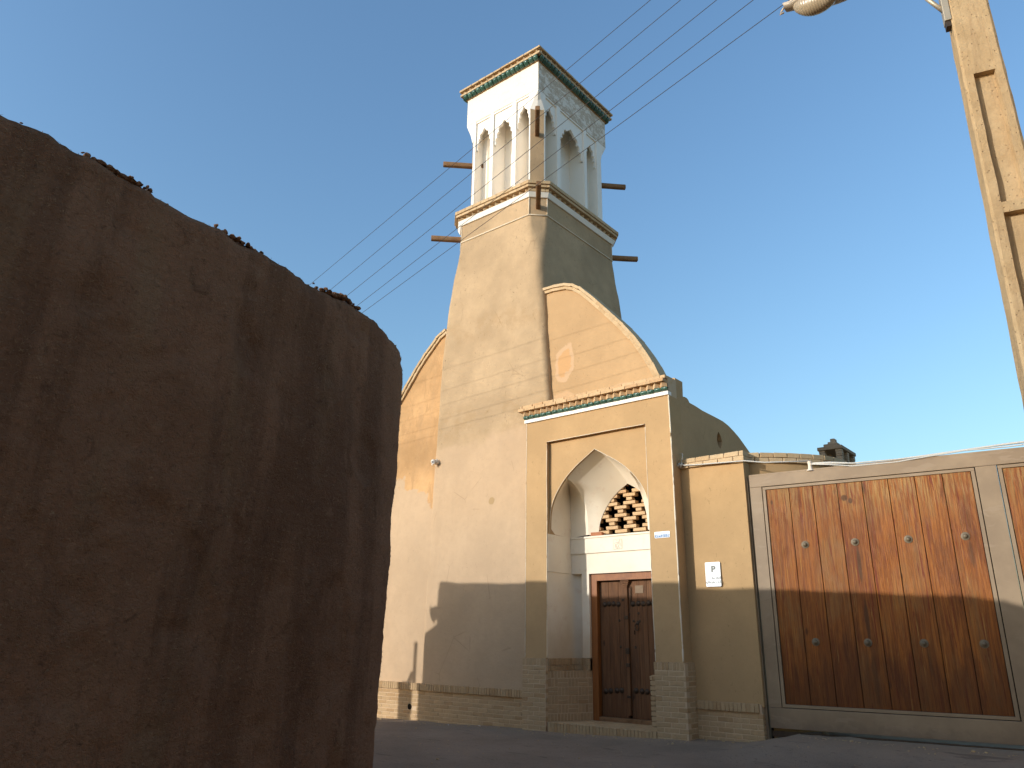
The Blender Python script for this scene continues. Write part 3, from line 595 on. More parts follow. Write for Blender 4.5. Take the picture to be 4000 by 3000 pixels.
# brick edging on both curves: two rolls of bricks
def edging(pts, sgn):
    P = [Vector((x, z)) for x, z in pts]; L = [0]
    for a, b in zip(P, P[1:]): L.append(L[-1]+(b-a).length)
    def at(s):
        for i in range(len(P)-1):
            if s <= L[i+1] or i == len(P)-2: t = (s-L[i])/(L[i+1]-L[i]); return P[i].lerp(P[i+1], t), (P[i+1]-P[i]).normalized()
    for row, (pr, dn, th) in enumerate(((.075, .03, .062), (.045, .097, .066))):
        s = .0 if row else -.1
        while s < L[-1]-.03:
            s0, s1 = max(s, 0), min(s+.218, L[-1]); s += .2205
            if s1-s0 < .05: continue
            p, t = at((s0+s1)/2); n = Vector((t.y, -t.x));
            if n.y > 0: n = -n
            c = p+n*(dn-.0); y0 = 11.50+.045*(c.y-2); D = .34 if row == 0 else .12
            ang = math.atan2(t.y, t.x); M = Matrix.Rotation(-ang, 3, 'Y')
            brick(hs, (c.x, y0-pr+D/2+random.uniform(-.001, .001), c.y), (s1-s0, D, th), 0, m_brickt, tilt=M, bev=.003)
edging([(p.x, p.z) for p in gR], 1); edging([(p.x, p.z) for p in gL], -1)
# side wall with almond-shaped hole
S7 = lambda x, y: (2500+x*.2713, 1450+y*.2713)
prof = [(11.36, 5.70), (11.42, 5.645), (11.50, 5.645), (11.6, 5.64), (11.66, 5.61), (11.705, 5.55), (11.735, 5.46), (11.78, 5.445), (11.92, 5.475), (12.0, 5.475), (12.06, 5.455), (12.11, 5.41), (12.34, 5.405), (12.62, 5.385), (13.2, 5.385), (13.5, 5.38), (13.75, 5.345), (13.98, 5.285), (14.2, 5.215), (14.4, 5.13), (14.73, 4.98), (15.2, 4.7), (15.8, 4.2), (16, -.4), (11.36, -.4)]
hole = [(13.26+dx, z) for dx, z in ((0, 5.125), (-.07, 5.04), (-.10, 4.95), (-.08, 4.87), (-.02, 4.80), (.05, 4.80), (.10, 4.88), (.13, 4.96), (.09, 5.04))]
obj('side_wall', MB().plate([prof, hole], (-5.862, 0, 0), (0, 1, 0), (0, 0, 1), (-.32, 0, 0)), m_gable, hs)
obj('roof', MB().bx(-22, -6.2, 13.3, 16, 3.5, 3.9), m_gable, hs)
obj('back_wall', MB().bx(-22, -6.2, 15.7, 16, -.3, 3.5), m_gable, hs)
# plinth: soldier course over running bond, left of the portal
PY = 11.355; ZS1, ZS0 = .488, .352
obj('plinth_core', MB().bx(-20, -8.62, PY-.0175, PY+.2, -.6, .478), m_mortar, hs)
Hc = aty((1603, 2760), PY)
drain = (Hc.x, Hc.z)
def sk(x0): return lambda t, z: math.hypot((x0+t-drain[0])*.55, z+.03-drain[1]) < .05
for k in range(9):
    z = ZS0-.007-(k+1)*.072
    course(hs, (-14.2, PY-.022), (-8.925, PY-.022), z, (0, 1), m_brick, L=.24, Hh=.063, D=.08, off=.12*(k % 2)+random.uniform(0, .02), skip=sk(-14.2))
course(hs, (-14.2, PY-.058), (-8.945, PY-.058), ZS0, (0, 1), m_brick, L=.0565, Hh=.128, D=.12, j=.0085)
mb = MB(); a = Vector((drain[0], PY-.05, drain[1])); mb.tube([a, a+Vector((0, .06, 0))], .052, 14, False); mb.tube([a+Vector((0, .06, 0)), a], .042, 14, False)
obj('drain_shade_disc', MB().tube([(drain[0], PY-.0245, drain[1]), (drain[0], PY-.012, drain[1])], .056, 14), m_void, hs)  # black disc in place of the shaded inside of the drain

# ================================================================== entrance portal
por = thing('entrance_portal', (-7.38, 11.5, -.1), 'projecting plastered entrance portal with pointed arch alcove, green tile cornice and brick piers', 'portal')
YP, XL, XR, XA, XB = 11.265, -8.933, -5.8324, -8.443, -6.314; YN = YP+.085; YB = 12.021; ZP = 1.02; ZTP = 4.90; ZTOP = 5.34; ZI = 3.17
XC = (XA+XB)/2
# frame around the panel (one solid ring), then panel with arch
loop = [(XL, ZP), (XA, ZP), (XA, ZTP), (XB, ZTP), (XB, ZP), (XR, ZP), (XR, ZTOP), (XL, ZTOP)]
obj('surround', MB().plate([loop], (0, YP, 0), (1, 0, 0), (0, 0, 1), (0, .42, 0)), m_portal, por)
archL = [aty(Z3(*p), YN) for p in [(408, 1210), (410, 1130), (415, 1040), (440, 940), (490, 835), (550, 745), (620, 665), (700, 590), (772, 525)]]
LH = [(p.x, p.z) for p in archL]; apx = LH[-1]
def dens(P, n):
    L = [0]
    for a, b in zip(P, P[1:]): L.append(L[-1]+math.dist(a, b))
    out = []
    for k in range(n+1):
        s = L[-1]*k/n
        for i in range(len(P)-1):
            if s <= L[i+1]+1e-9: t = (s-L[i])/(L[i+1]-L[i]); out.append(tuple(lerp(a, b, t) for a, b in zip(P[i], P[i+1]))); break
    return out
def spl(P, n):       # smooth catmull through points, resampled
    V = [Vector(p) for p in P]; out = []
    for i in range(len(V)-1):
        p0, p1, p2, p3 = V[max(i-1, 0)], V[i], V[i+1], V[min(i+2, len(V)-1)]
        for k in range(8):
            t = k/8; out.append(tuple(.5*((2*p1)+(p2-p0)*t+(2*p0-5*p1+4*p2-p3)*t*t+(3*p1-p0-3*p2+p3)*t**3)))
    out.append(tuple(V[-1])); return dens(out, n)
LS = spl(LH, 26); MX = lambda x: 2*apx[0]-x
RS = [(MX(x), z) for x, z in LS]; sc = (XB-.03-apx[0])/(RS[0][0]-apx[0]); RS = [(apx[0]+(x-apx[0])*sc, z) for x, z in RS]
ARCH = LS+RS[::-1][1:]
loop = [(XA-.01, ZI), (LS[0][0], ZI)]+ARCH[1:-1]+[(RS[0][0], ZI), (XB+.01, ZI), (XB+.01, ZTP+.01), (XA-.01, ZTP+.01)]
obj('arch_panel', MB().plate([loop], (0, YN, 0), (1, 0, 0), (0, 0, 1), (0, .05, 0)), m_portal, por)
# alcove vault: web between the front arch and the lattice arch, groined to the two little piers
g0 = next(i for i, p in enumerate(LS) if p[1] > 4.17)
YF = YN+.05
def curve3(pts): return [tuple(aty(Z3(*p), lerp(YF, YB, f))) for p, f in pts]
GROIN = spl(curve3([((722, 1222), 1), ((718, 1100), .97), ((695, 970), .80), ((640, 860), .48), ((590, 795), .17)])+[(LS[g0][0], YF, LS[g0][1])], 22)
KC = spl(curve3([((583, 1250), 1), ((582, 1150), .98), ((578, 1000), .97), ((570, 890), .90), ((562, 820), .66)])+[(LS[g0][0], YF, LS[g0][1])], 22)
YLAT = 12.10; lat_apex = (-7.20, YLAT, 4.09); lat_l = -7.86; lat_r = -6.56
LLs = spl([(lat_l, 3.17), (lat_l+.02, 3.36), (lat_l+.10, 3.56), (lat_l+.26, 3.79), (lat_l+.46, 3.97), (lat_apex[0], 4.09)], 40)
LRs = [(lat_apex[0]+(lat_apex[0]-x)*(lat_r-lat_apex[0])/(lat_apex[0]-lat_l), z) for x, z in LLs]
mx3 = lambda p: (apx[0]+(apx[0]-p[0])*sc, p[1], p[2])
halfF = GROIN+[(x, YF, z) for x, z in LS[g0+1:]]
def web(half, lat):
    A = dens(half, 48); B = dens([(x, YLAT, z) for x, z in lat], 48); rows = []
    for i in range(9):
        t = i/8; rows.append([(lerp(a[0], b[0], t), lerp(a[1], b[1], t), lerp(a[2], b[2], t)+.07*math.sin(math.pi*t)*sm(0, .5, k/48)) for k, (a, b) in enumerate(zip(A, B))])
    return rows
obj('vault_web', MB().grid(web(halfF, LLs)), m_alcove, por, smooth=35)
obj('vault_web', MB().grid(web([mx3(p) for p in halfF], LRs)), m_alcove, por, smooth=35)
for f in (lambda p: p, mx3):
    low = dens([(x, YF, z) for x, z in LS[:g0+1]], 22)
    obj('vault_cheek', MB().grid([[f(p) for p in low], [f(tuple(lerp(a, b, .5) for a, b in zip(p, q))) for p, q in zip(low, KC)], [f(p) for p in KC]]), m_alcove, por, smooth=35)
    obj('vault_pocket', MB().grid([[f(p) for p in KC], [f(p) for p in GROIN]]), m_alcove, por, smooth=35)
# jambs, back wall, corner niches
DX0, DX1, DZ1 = -8.045, -6.555, 2.49; NX = -8.205
mb = MB()
for s, X in ((1, XA), (-1, XB)):
    obj('jamb', MB().bx(min(X, X-s*.03), max(X, X-s*.03), YP+.421, YB+.02, 1.02, ZI), m_alcove, por)
obj('jamb_face', MB().bx(XA+.0005, XA+.012, YP+.012, YB, 2.5, ZI), m_alcove, por); obj('jamb_face', MB().bx(XB-.012, XB-.0005, YP+.012, YB, 2.5, ZI), m_alcove, por)
NXR = 2*XC-NX
loop = [(XA, 2.5), (NX, 2.5), (NX, 1.03), (DX0, 1.03), (DX0, DZ1), (DX1, DZ1), (DX1, 1.03), (NXR, 1.03), (NXR, 2.5), (XB, 2.5), (XB, 3.165), (XA, 3.165)]
obj('alcove_wall', MB().plate([loop], (0, YB, 0), (1, 0, 0), (0, 0, 1), (0, .16, 0)), m_alcove, por)
obj('ledge_band', MB().bx(XA+.013, XB-.013, YB-.028, YB-.001, 2.86, 3.13), m_alcove, por)
obj('ledge', MB().bx(XA+.013, XB-.013, YB-.045, YLAT+.03, 3.132, 3.168), m_alcove, por, bevel=.006)
for s, X, N in ((1, XA, NX), (-1, XB, NXR)):
    pts = [(X+s*.001, YP+.012), (X+s*.001, YP+.25), (X+s*.001, YP+.5), (X+s*.003, YB-.1), (X+s*.02, YB+.02), (X+s*.06, YB+.085), (X+s*.13, YB+.125), (X+s*.20, YB+.13), (N+s*.16, YB+.13)]
    p2 = spl(pts, 30); obj('seat_niche', MB().grid([[(x, y, z) for x, y in p2] for z in (1.02, 1.5, 2.0, 2.499)]), m_alcove, por, smooth=True)
    obj('niche_soffit', MB().bx(min(X, N), max(X, N), YB+.003, YB+.15, 2.503, 2.52), m_alcove, por)
# brick seats on the skew either side of the door, floor and step
for s, X, Dd in ((1, XA, DX0), (-1, XB, DX1)):
    A = Vector((X if s > 0 else X-.10, YP+.02)); B = Vector((Dd+s*.0, YB+.06)); d = (B-A).normalized(); inw = Vector((-d.y, d.x))*(1 if s > 0 else -1); L = (B-A).length
    ring = [tuple(A+inw*.004), tuple(B+inw*.004), (X, YB+.06)]+([(X, YP+.02)] if s < 0 else [])
    if s < 0: ring = ring[::-1]
    obj('seat', MB().prism(ring, -.2, .81), m_mortar, por)
    a, b = (A, B) if s > 0 else (B, A)
    dd = (b-a).normalized(); iw = inw
    course(por, a, b, .705, iw, m_brick, L=.055, Hh=.115, D=.09, j=.009)
    course(por, a, b, .012, iw, m_brick, L=.055, Hh=.115, D=.09, j=.009)
    if s < 0:
        for k in range(11): course(por, (X-.10, YP-.03), (X-.006, YP-.03), .012+k*.0735, (0, 1), m_brick, L=.05 if k == 10 else .1, Hh=.0635, D=.06, j=.006)
    # basket-weave field
    z = .137; wd = (L-.004)
    cols = 6; cw = wd/cols
    def put(u0, u1, z0, z1):
        c = a+dd*((u0+u1)/2)+iw*.045; brick(por, (c.x, c.y, (z0+z1)/2), (u1-u0-.008, .09, z1-z0-.008), math.atan2(dd.y, dd.x), m_brick)
    zz0, zz1 = .137, .697; rows_n = 4; rh = (zz1-zz0)/rows_n
    for r in range(rows_n):
        u = 0; k = r
        while u < wd-.02:
            wdt = min(.20, wd-u)
            if k % 2 == 0:
                put(u, u+wdt, zz0+r*rh, zz0+(r+.5)*rh); put(u, u+wdt, zz0+(r+.5)*rh, zz0+(r+1)*rh)
            else:
                n3 = max(1, int(round(wdt/.066)))
                for q in range(n3): put(u+wdt*q/n3, u+wdt*(q+1)/n3, zz0+r*rh, zz0+(r+1)*rh)
            u += wdt; k += 1
    # brick back rest of the seat
    bk = spl([(X+s*.012, YP+.02), (X+s*.012, YB-.1), (X+s*.03, YB+.0), (X+s*.08, YB+.07), (X+s*.16, YB+.1), (X+s*.26, YB+.03), (Dd-s*.004, YB-.004)], 22)
    for p, q in zip(bk, bk[1:]):
        p, q = Vector(p), Vector(q); m = (p+q)/2; dq = q-p
        brick(por, (m.x, m.y, .965), (max(.03, dq.length-.006), .03, .113), math.atan2(dq.y, dq.x), m_brick); brick(por, (m.x, m.y, .862), (max(.03, dq.length-.006), .03, .085), math.atan2(dq.y, dq.x), m_brick)
obj('floor', MB().bx(XA-.05, XB+.05, YP+.0, YB+.2, -.3, .004), m_mortar, por)
for r in range(11):
    course(por, (XA+.02, YP+.03+r*.072), (XB-.02, YP+.03+r*.072), -.04, (0, 1), m_brick, L=.2, Hh=.05, D=.062, off=.1*(r % 2))
course(por, (XA+.06, YP-.055), (XB-.01, YP-.055), -.145, (0, 1), m_brick, L=.056, Hh=.158, D=.11, j=.0085)
# brick piers
for x0, x1 in ((-8.955, XA+.005), (XB-.005, -5.785)):
    obj('pier_core', MB().bx(x0+.004, x1-.004, YP-.0405, YP+.43, -.5, 1.01), m_mortar, por)
    n = 14
    for k in range(n+2):
        z = .902-(k+1)*.0735
        course(por, (x0, YP-.045), (x1, YP-.045), z, (0, 1), m_brick, L=.245, Hh=.0635, D=.1, off=.1225*(k % 2))
        course(por, (x1, YP+.056), (x1, YP+.42), z, (-1, 0), m_brick, L=.24, Hh=.0635, D=.1, off=.1225*(k % 2))
        if x0 > -7: course(por, (x0, YP+.42), (x0, YP+.056), z, (1, 0), m_brick, L=.24, Hh=.0635, D=.1, off=.1225*(k % 2))
    course(por, (x0, YP-.045), (x1, YP-.045), .905, (0, 1), m_brick, L=.056, Hh=.115, D=.1, j=.0085)
    course(por, (x1, YP+.056), (x1, YP+.42), .905, (-1, 0), m_brick, L=.056, Hh=.115, D=.1, j=.0085)
# white edge beads (uneven, chipped low down)
def bead(pts, r=.011, name='edge_bead'):
    P = []
    for a, b in zip(pts, pts[1:]):
        a, b = Vector(a), Vector(b); n = max(2, int((b-a).length/.06))
        P += [a.lerp(b, k/n) for k in range(n)]
    P.append(Vector(pts[-1])); rr = [r*(1+.35*nz(p.x, p.y, p.z, 5, 3)+.5*max(0, nz(p.x, p.y, p.z, 13, 7))*sm(2.2, 1, p.z)*2) for p in P]
    P = [p+Vector((nz(p.x, p.y, p.z, 1.3, 2)*.006, 0, nz(p.x, p.y, p.z, 1.3, 9)*.006*(0 if abs(p.z-ZTOP) < .1 else 1))) for p in P]
    obj(name, MB().tube(P, rr, 6), m_bead, por, smooth=True)
bead([(XR, YP, 1.03), (XR, YP, ZTOP)], .012); bead([(XL, YP, 1.03), (XL, YP, ZTOP)], .006)
bead([(XA, YP, 1.03), (XA, YP, ZTP), (XB, YP, ZTP), (XB, YP, 1.03)], .006)
bead([(x, YN, z) for x, z in ARCH], .005)
# cornice
obj('cornice_band', MB().bx(XL-.03, XR+.005, YP-.035, YP+.09, ZTOP+.001, 5.405), m_white, por)
obj('cornice_core', MB().bx(XL-.02, XR-.002, YP+.0, YP+.30, 5.3405, 5.685), m_mortar, por)
tiles(por, (XL-.03, YP-.025), (XR+.03, YP-.025), (0, 1), 5.404, .1345, .62)
dogtooth(por, (XL-.05, YP-.115), (XR+.005, YP-.115), (0, 1), 5.468, .100, .086, m_brickl, .1345)
course(por, (XL-.11, YP-.15), (XR+.0, YP-.15), 5.558, (0, 1), m_brickl, L=.245, Hh=.06, D=.2, j=.008, off=.09)
course(por, (XL-.09, YP-.10), (XR+.0, YP-.10), 5.624, (0, 1), m_brickl, L=.245, Hh=.06, D=.25, j=.008, off=.2)
course(por, (XR+.0, YP+.07), (XR+.0, YP+.2), 5.558, (-1, 0), m_brickl, L=.12, Hh=.06, D=.2, j=.008); course(por, (XR+.0, YP+.16), (XR+.0, YP+.2), 5.624, (-1, 0), m_brickl, L=.12, Hh=.06, D=.2, j=.008)
# lattice of bricks in the arched opening, dark room behind
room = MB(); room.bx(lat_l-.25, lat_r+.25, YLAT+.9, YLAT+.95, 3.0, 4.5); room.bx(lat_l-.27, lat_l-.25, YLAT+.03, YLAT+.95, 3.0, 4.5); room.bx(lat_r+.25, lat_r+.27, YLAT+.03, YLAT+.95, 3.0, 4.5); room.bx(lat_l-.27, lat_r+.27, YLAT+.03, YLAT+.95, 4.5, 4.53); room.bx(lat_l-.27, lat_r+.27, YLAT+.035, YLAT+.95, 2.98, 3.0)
obj('lattice_shade_backing', room, m_void, por)
pitch_r, per = .0722, .385
for r in range(14):
    z = 3.20+(r-.9)*pitch_r; ph = (r+4) % 6; sh = per/2 if ph >= 3 else 0; wdt = .125 if ph in (1, 4) else .262
    for k in range(-3, 4):
        x = lat_apex[0]+.01+k*per+sh
        if abs(x-(lat_l+lat_r)/2) > .86 or z < 3.165: continue
        hwid = .0
        brick(por, (x, YLAT+.012+.06, z+.03), (wdt, .12, .058), random.uniform(-.02, .02), m_brickl)
lb = thing('loose_brick', (-7.9, 12.04, 3.17), 'single reddish brick lying on the white ledge below the brick lattice', 'brick')
brick(lb, (-7.845, YB+.012, 3.168+.033), (.23, .10, .062), .12, m_brickr, 'block')
# calligraphy plaque carved in the band
pq = [aty(p, YB-.028) for p in ((2396.5, 2107), (2429, 2104), (2398, 2145.5), (2431.5, 2143))]
px0, px1, pz0, pz1 = pq[0].x, pq[1].x, pq[2].z, pq[0].z; pw, ph_ = px1-px0, pz1-pz0
plq = thing('carved_plaque', (px0, YB-.03, pz0), 'small square white plaque with carved calligraphy above the wooden door', 'plaque')
obj('tablet', MB().bx(px0, px1, YB-.0335, YB-.029, pz0, pz1), m_alcove, plq)
mb = MB(); PS = lambda u, v: (px0+u*pw, YB-.035, pz0+v*ph_)
for a, b in (((.0, .0), (1, 0)), ((1, 0), (1, 1)), ((1, 1), (0, 1)), ((0, 1), (0, 0))): mb.tube([PS(*a), PS(*b)], .0022, 5)
STR = [[(.73, .93), (.77, .86), (.68, .74), (.52, .66), (.38, .64), (.27, .67)], [(.37, .86), (.44, .88), (.50, .90)], [(.2, .60), (.13, .53)], [(.70, .65), (.58, .55), (.42, .50), (.30, .50), (.22, .44)], [(.34, .40), (.33, .22), (.36, .10), (.43, .05), (.50, .10), (.53, .18)], [(.43, .24), (.46, .20)], [(.62, .36), (.58, .28), (.55, .2)], [(.78, .62), (.79, .45), (.76, .36)], [(.62, .48), (.66, .45)], [(.64, .10), (.74, .13)], [(.87, .34), (.91, .27)], [(.24, .4), (.23, .15)]]
for s in STR: mb.tube([PS(*p) for p in (spl(s, 14) if len(s) > 2 else s)], [.0045 if len(s) > 2 else .004]*(15 if len(s) > 2 else len(s)), 5)
obj('lettering', mb, m_carve, plq)
# ---- door
YD = 12.12
door = obj('door_frame', MB().plate([[(DX0+.002, .006), (DX0+.125, .006), (DX0+.125, DZ1-.115), (DX1-.125, DZ1-.115), (DX1-.125, .006), (DX1-.002, .006), (DX1-.002, DZ1-.002), (DX0+.002, DZ1-.002)]], (0, YB+.05, 0), (1, 0, 0), (0, 0, 1), (0, .14, 0)), m_frame, por, bevel=.006)
x0, x1, z1 = DX0+.125, DX1-.125, DZ1-.115
obj('frame_bead', MB().plate([[(x0-.03, .006), (x0+.012, .006), (x0+.012, z1-.012), (x1-.012, z1-.012), (x1-.012, .006), (x1+.03, .006), (x1+.03, z1+.03), (x0-.03, z1+.03)]], (0, YB+.042, 0), (1, 0, 0), (0, 0, 1), (0, .02, 0)), m_frame, door)
obj('threshold', MB().bx(x0-.002, x1+.002, YB+.045, YB+.17, .005, .075), m_beam, door, bevel=.008)
YL = 12.155; seam = -7.31
for a, b in ((x0+.014, x0+.014+.19), (x0+.208, x0+.208+.2), (x0+.412, seam-.055), (seam+.012, seam+.19), (seam+.194, seam+.38), (seam+.384, x1-.014)):
    if b-a > .02: obj('door_plank', MB().bx(a, b, YL+random.uniform(0, .004), YL+.05, .08, z1-.014), m_door, door, bevel=.004)
# cover strip with carved capital
obj('cover_strip', MB().bx(seam-.052, seam+.008, YL-.035, YL+.03, .12, z1-.03), m_door, door, bevel=.012)
cp = MB()
for k, (hw, d, zz) in enumerate(((.085, .075, .03), (.07, .065, .03), (.055, .055, .028), (.042, .048, .03))):
    top = z1-.02-sum((.03, .03, .028, .03)[:k]); cp.bx(seam-.022-hw, seam-.022+hw, YL-d, YL+.005, top-zz+.002, top)
obj('capital', cp, m_door, door, bevel=.006)
for zc, hh in ((1.16, .05), (1.72, .03), (.93, .03), (.42, .02)): obj('boss', MB().bx(seam-.06, seam+.016, YL-.052, YL-.03, zc-hh, zc+hh), m_iron, door, bevel=.008)
def stud(par, x, z, r, Y=YL):
    mb = MB(); rows = []
    for i in range(6):
        a = math.pi/2*i/5; rr = r*math.cos(a)+(.006 if i == 0 else 0); rows.append([(x+rr*math.cos(q), Y-r*.62*math.sin(a), z+rr*math.sin(q)) for q in [2*math.pi*k/12 for k in range(12)]])
    mb.grid(rows, True); return mb
for x, z in ((-7.802, 1.948), (-7.713, 1.958), (-7.615, 1.956), (-7.514, 1.95), (-7.214, 1.949), (-7.102, 1.954), (-7.002, 1.948), (-6.898, 1.957), (-6.8, 1.95), (-7.822, .484), (-7.724, .495), (-7.593, .505), (-7.497, .514), (-7.211, .523), (-7.096, .518), (-6.995, .517), (-6.89, .515)):
    obj('door_stud', stud(door, x, z, .043), m_iron, door, smooth=True)
for x, z in ((-7.11, 1.788), (-7.296, 1.772), (-7.502, 1.669), (-7.492, 1.228), (-7.193, 1.222), (-7.21, 1.66), (-7.09, 1.66), (-7.42, 2.02)): obj('door_nail', stud(door, x, z, .018), m_iron, door, smooth=True)
mb = MB(); mb.tube([(-7.131+.05*math.sin(a)*.8, YL-.03, 1.56+.058*math.cos(a)) for a in [2*math.pi*k/18 for k in range(19)]], .010, 6); obj('ring_knocker', mb, m_iron, door, smooth=True)
obj('knocker_plate', stud(door, -7.131, 1.625, .03), m_iron, door, smooth=True)
obj('keyhole_shade', MB().bx(-7.206, -7.188, YL-.003, YL+.0, 1.435, 1.50), m_void, door)
for k in range(8):
    z = 2.225-k*.032; mb = MB(); a0 = (k % 2)*math.pi/2
    mb.tube([(-7.238-k*.001+.011*math.cos(t)*math.cos(a0), YL-.014+.011*math.cos(t)*math.sin(a0), z+.021*math.sin(t)) for t in [2*math.pi*q/10 for q in range(11)]], .0042, 5); obj('chain_link', mb, m_iron, door, smooth=True)
obj('metal_plate', MB().bx(-7.155, -6.994, YL-.006, YL-.001, 2.13, 2.262), m_dull, door)
obj('door_shade_sheet', MB().bx(x0-.01, x1+.01, YL+.055, YL+.07, .0, z1+.02), m_void, door)

# house number plate
def text(body, name, mat, par, o, size, th=.0015, rz=0, align='CENTER', sx=1, bold=0):
    cu = bpy.data.curves.new('t', 'FONT'); cu.body = body; cu.size = size; cu.align_x = align; cu.align_y = 'CENTER'; cu.extrude = th/2; cu.offset = bold
    t = bpy.data.objects.new('t', cu); col.objects.link(t); dg = bpy.context.evaluated_depsgraph_get(); m = bpy.data.meshes.new_from_object(t.evaluated_get(dg)); bpy.data.objects.remove(t)
    m.materials.clear(); m.materials.append(mat); ob = bpy.data.objects.new(name, m)
    ob.matrix_basis = Matrix.Translation(o) @ Matrix.Rotation(rz, 4, 'Z') @ Matrix.Rotation(math.pi/2, 4, 'X') @ Matrix.Diagonal((sx, 1, 1, 1)); place(ob, par); return ob
def rrect(x0, x1, z0, z1, r):
    out = []
    for cx, cz, a0 in ((x1-r, z1-r, 0), (x0+r, z1-r, 90), (x0+r, z0+r, 180), (x1-r, z0+r, 270)):
        out += [(cx+r*math.cos(R(a0+k*30)), cz+r*math.sin(R(a0+k*30))) for k in range(4)]
    return out
pt = thing('house_number_plate', (-6.09, YP, 2.98), 'small white and blue plate with numerals on the right portal pier', 'plate')
obj('plate', MB().plate([rrect(-6.224, -5.947, 2.93, 3.031, .012)], (0, YP-.008, 0), (1, 0, 0), (0, 0, 1), (0, .006, 0)), m_sign, pt)
obj('blue_field', MB().bx(-6.214, -5.957, YP-.0105, YP-.0085, 2.938, 2.985), m_blue, pt)
text('\u06f8\u06f7\u06f1\u06f3\u06f9-\u06f5\u06f8\u06f8\u06f5\u06f7', 'numerals', m_sign, pt, (-6.086, YP-.0112, 2.9615), .05, .001)

# ================================================================== yard wall with the parking notice
YW = 11.56
yw = thing('yard_wall', (-5.3, 11.7, -.1), 'ochre plastered wall stub between the portal and the wooden gate, brick coping', 'wall')
rows = []
for z in frange(.44, 4.085, .06): rows.append([(x, YW+nz(x, 0, z, 1.2, 4)*.010+nz(x, 0, z, 5, 1)*.004, z) for x in frange(-5.86, -4.735, .06)]+[(-4.733, YW+.02, z), (-4.733, YW+.30, z)])
obj('wall', MB().grid(rows).cap(rows[-1]), m_yard, yw, smooth=40)
obj('plinth_core', MB().bx(-5.84, -4.765, YW-.0175, YW+.28, -.5, .47), m_mortar, yw)
for k in range(8): course(yw, (-5.84, YW-.022), (-4.755, YW-.022), .355-.007-(k+1)*.072, (0, 1), m_brick, off=.12*(k % 2), D=.08)
course(yw, (-5.83, YW-.055), (-4.765, YW-.055), .357, (0, 1), m_brick, L=.0565, Hh=.12, D=.12, j=.0085)
obj('coping_core', MB().bx(-5.85, -4.72, YW-.02, YW+.29, 4.09, 4.232), m_mortar, yw)
course(yw, (-5.82, YW-.055), (-4.70, YW-.055), 4.088, (0, 1), m_brickt, L=.25, Hh=.076, D=.2, j=.012, off=.1); course(yw, (-5.84, YW-.035), (-4.71, YW-.035), 4.174, (0, 1), m_brickt, L=.24, Hh=.076, D=.2, j=.012, off=.2)
course(yw, (-4.70, YW+.15), (-4.70, YW+.3), 4.088, (-1, 0), m_brickt, L=.25, Hh=.076, D=.2, j=.012); course(yw, (-4.71, YW+.17), (-4.71, YW+.3), 4.174, (-1, 0), m_brickt, L=.24, Hh=.076, D=.2, j=.012)
sg = thing('parking_sign', (-5.37, YW, 2.34), 'white rectangular no-parking notice with letter P on the ochre wall', 'sign')
obj('board', MB().plate([rrect(-5.495, -5.243, 2.152, 2.526, .012)], (0, YW-.032, 0), (1, 0, 0), (0, 0, 1), (0, .012, 0)), m_sign, sg)
obj('bracket', MB().bx(-5.46, -5.28, YW-.0195, YW+.012, 2.2, 2.48), m_sign, sg)
text('P', 'letter', m_sgrey, sg, (-5.36, YW-.0335, 2.415), .125, .001, sx=1.15, bold=.006)
text('\ufed8\ufee3 \ufe8e\ufed4\ufec4\ufedf', 'lettering', m_sgrey, sg, (-5.315, YW-.0335, 2.285), .050, .001, bold=.0015)
text('\ufeaa\ufbff\ufe8b\ufe8e\ufee3\ufeae\ufed4\ufee7 \ufb8e\ufead\ufe8e\ufb58', 'lettering', m_sgrey, sg, (-5.368, YW-.0335, 2.222), .054, .001, bold=.0015)
# ================================================================== rounded wall behind the gate
cw = thing('rounded_wall', (-4, 12.6, 0), 'rounded plastered wall with two-course brick coping behind the gate', 'wall')
CP = [tuple(p) for p in catmull([(-4.76, 11.80), (-4.60, 11.86), (-4.19, 12.20), (-3.87, 12.60), (-3.72, 12.96), (-3.66, 13.5), (-3.66, 14.6), (-3.66, 17)], .05)]
rows = []
for z in (0, 1, 2, 3, 3.4, 3.8, 4.09): rows.append([(x+nz(x, y, z, 1.5)*.015, y+nz(x, y, z, 1.5, 4)*.015, z) for x, y in CP])
obj('wall', MB().grid(rows), m_yard, cw, smooth=True)
def along(P, L0, Hh, D, z, off, out, par, mat, stop=99):
    L = [0]
    for a, b in zip(P, P[1:]): L.append(L[-1]+math.dist(a, b))
    def at(s):
        s = max(0, min(s, L[-1]-1e-6)); i = next(k for k in range(len(P)-1) if s <= L[k+1]); t = (s-L[i])/(L[i+1]-L[i]); a, b = Vector(P[i]), Vector(P[i+1]); return a.lerp(b, t), (b-a).normalized()
    s = -off
    while s < min(L[-1], stop):
        s0, s1 = max(s, 0), min(s+L0, L[-1]); s += L0+.012
        if s1-s0 < .04: continue
        p, d = at((s0+s1)/2); n = Vector((d.y, -d.x)); c = p+n*(out-D/2+random.uniform(-.004, .004)); brick(par, (c.x, c.y, z+Hh/2), (s1-s0, D, Hh), math.atan2(d.y, d.x), mat)
along(CP, .21, .078, .2, 4.092, .1, .035, cw, m_brickt, 3.2); along(CP, .21, .078, .2, 4.180, .02, .02, cw, m_brickt, 3.2)
mb = MB(); mb.grid([[(x-.03, y+.03, z) for x, y in CP] for z in (4.09, 4.245)]); obj('coping_core', mb, m_mortar, cw)
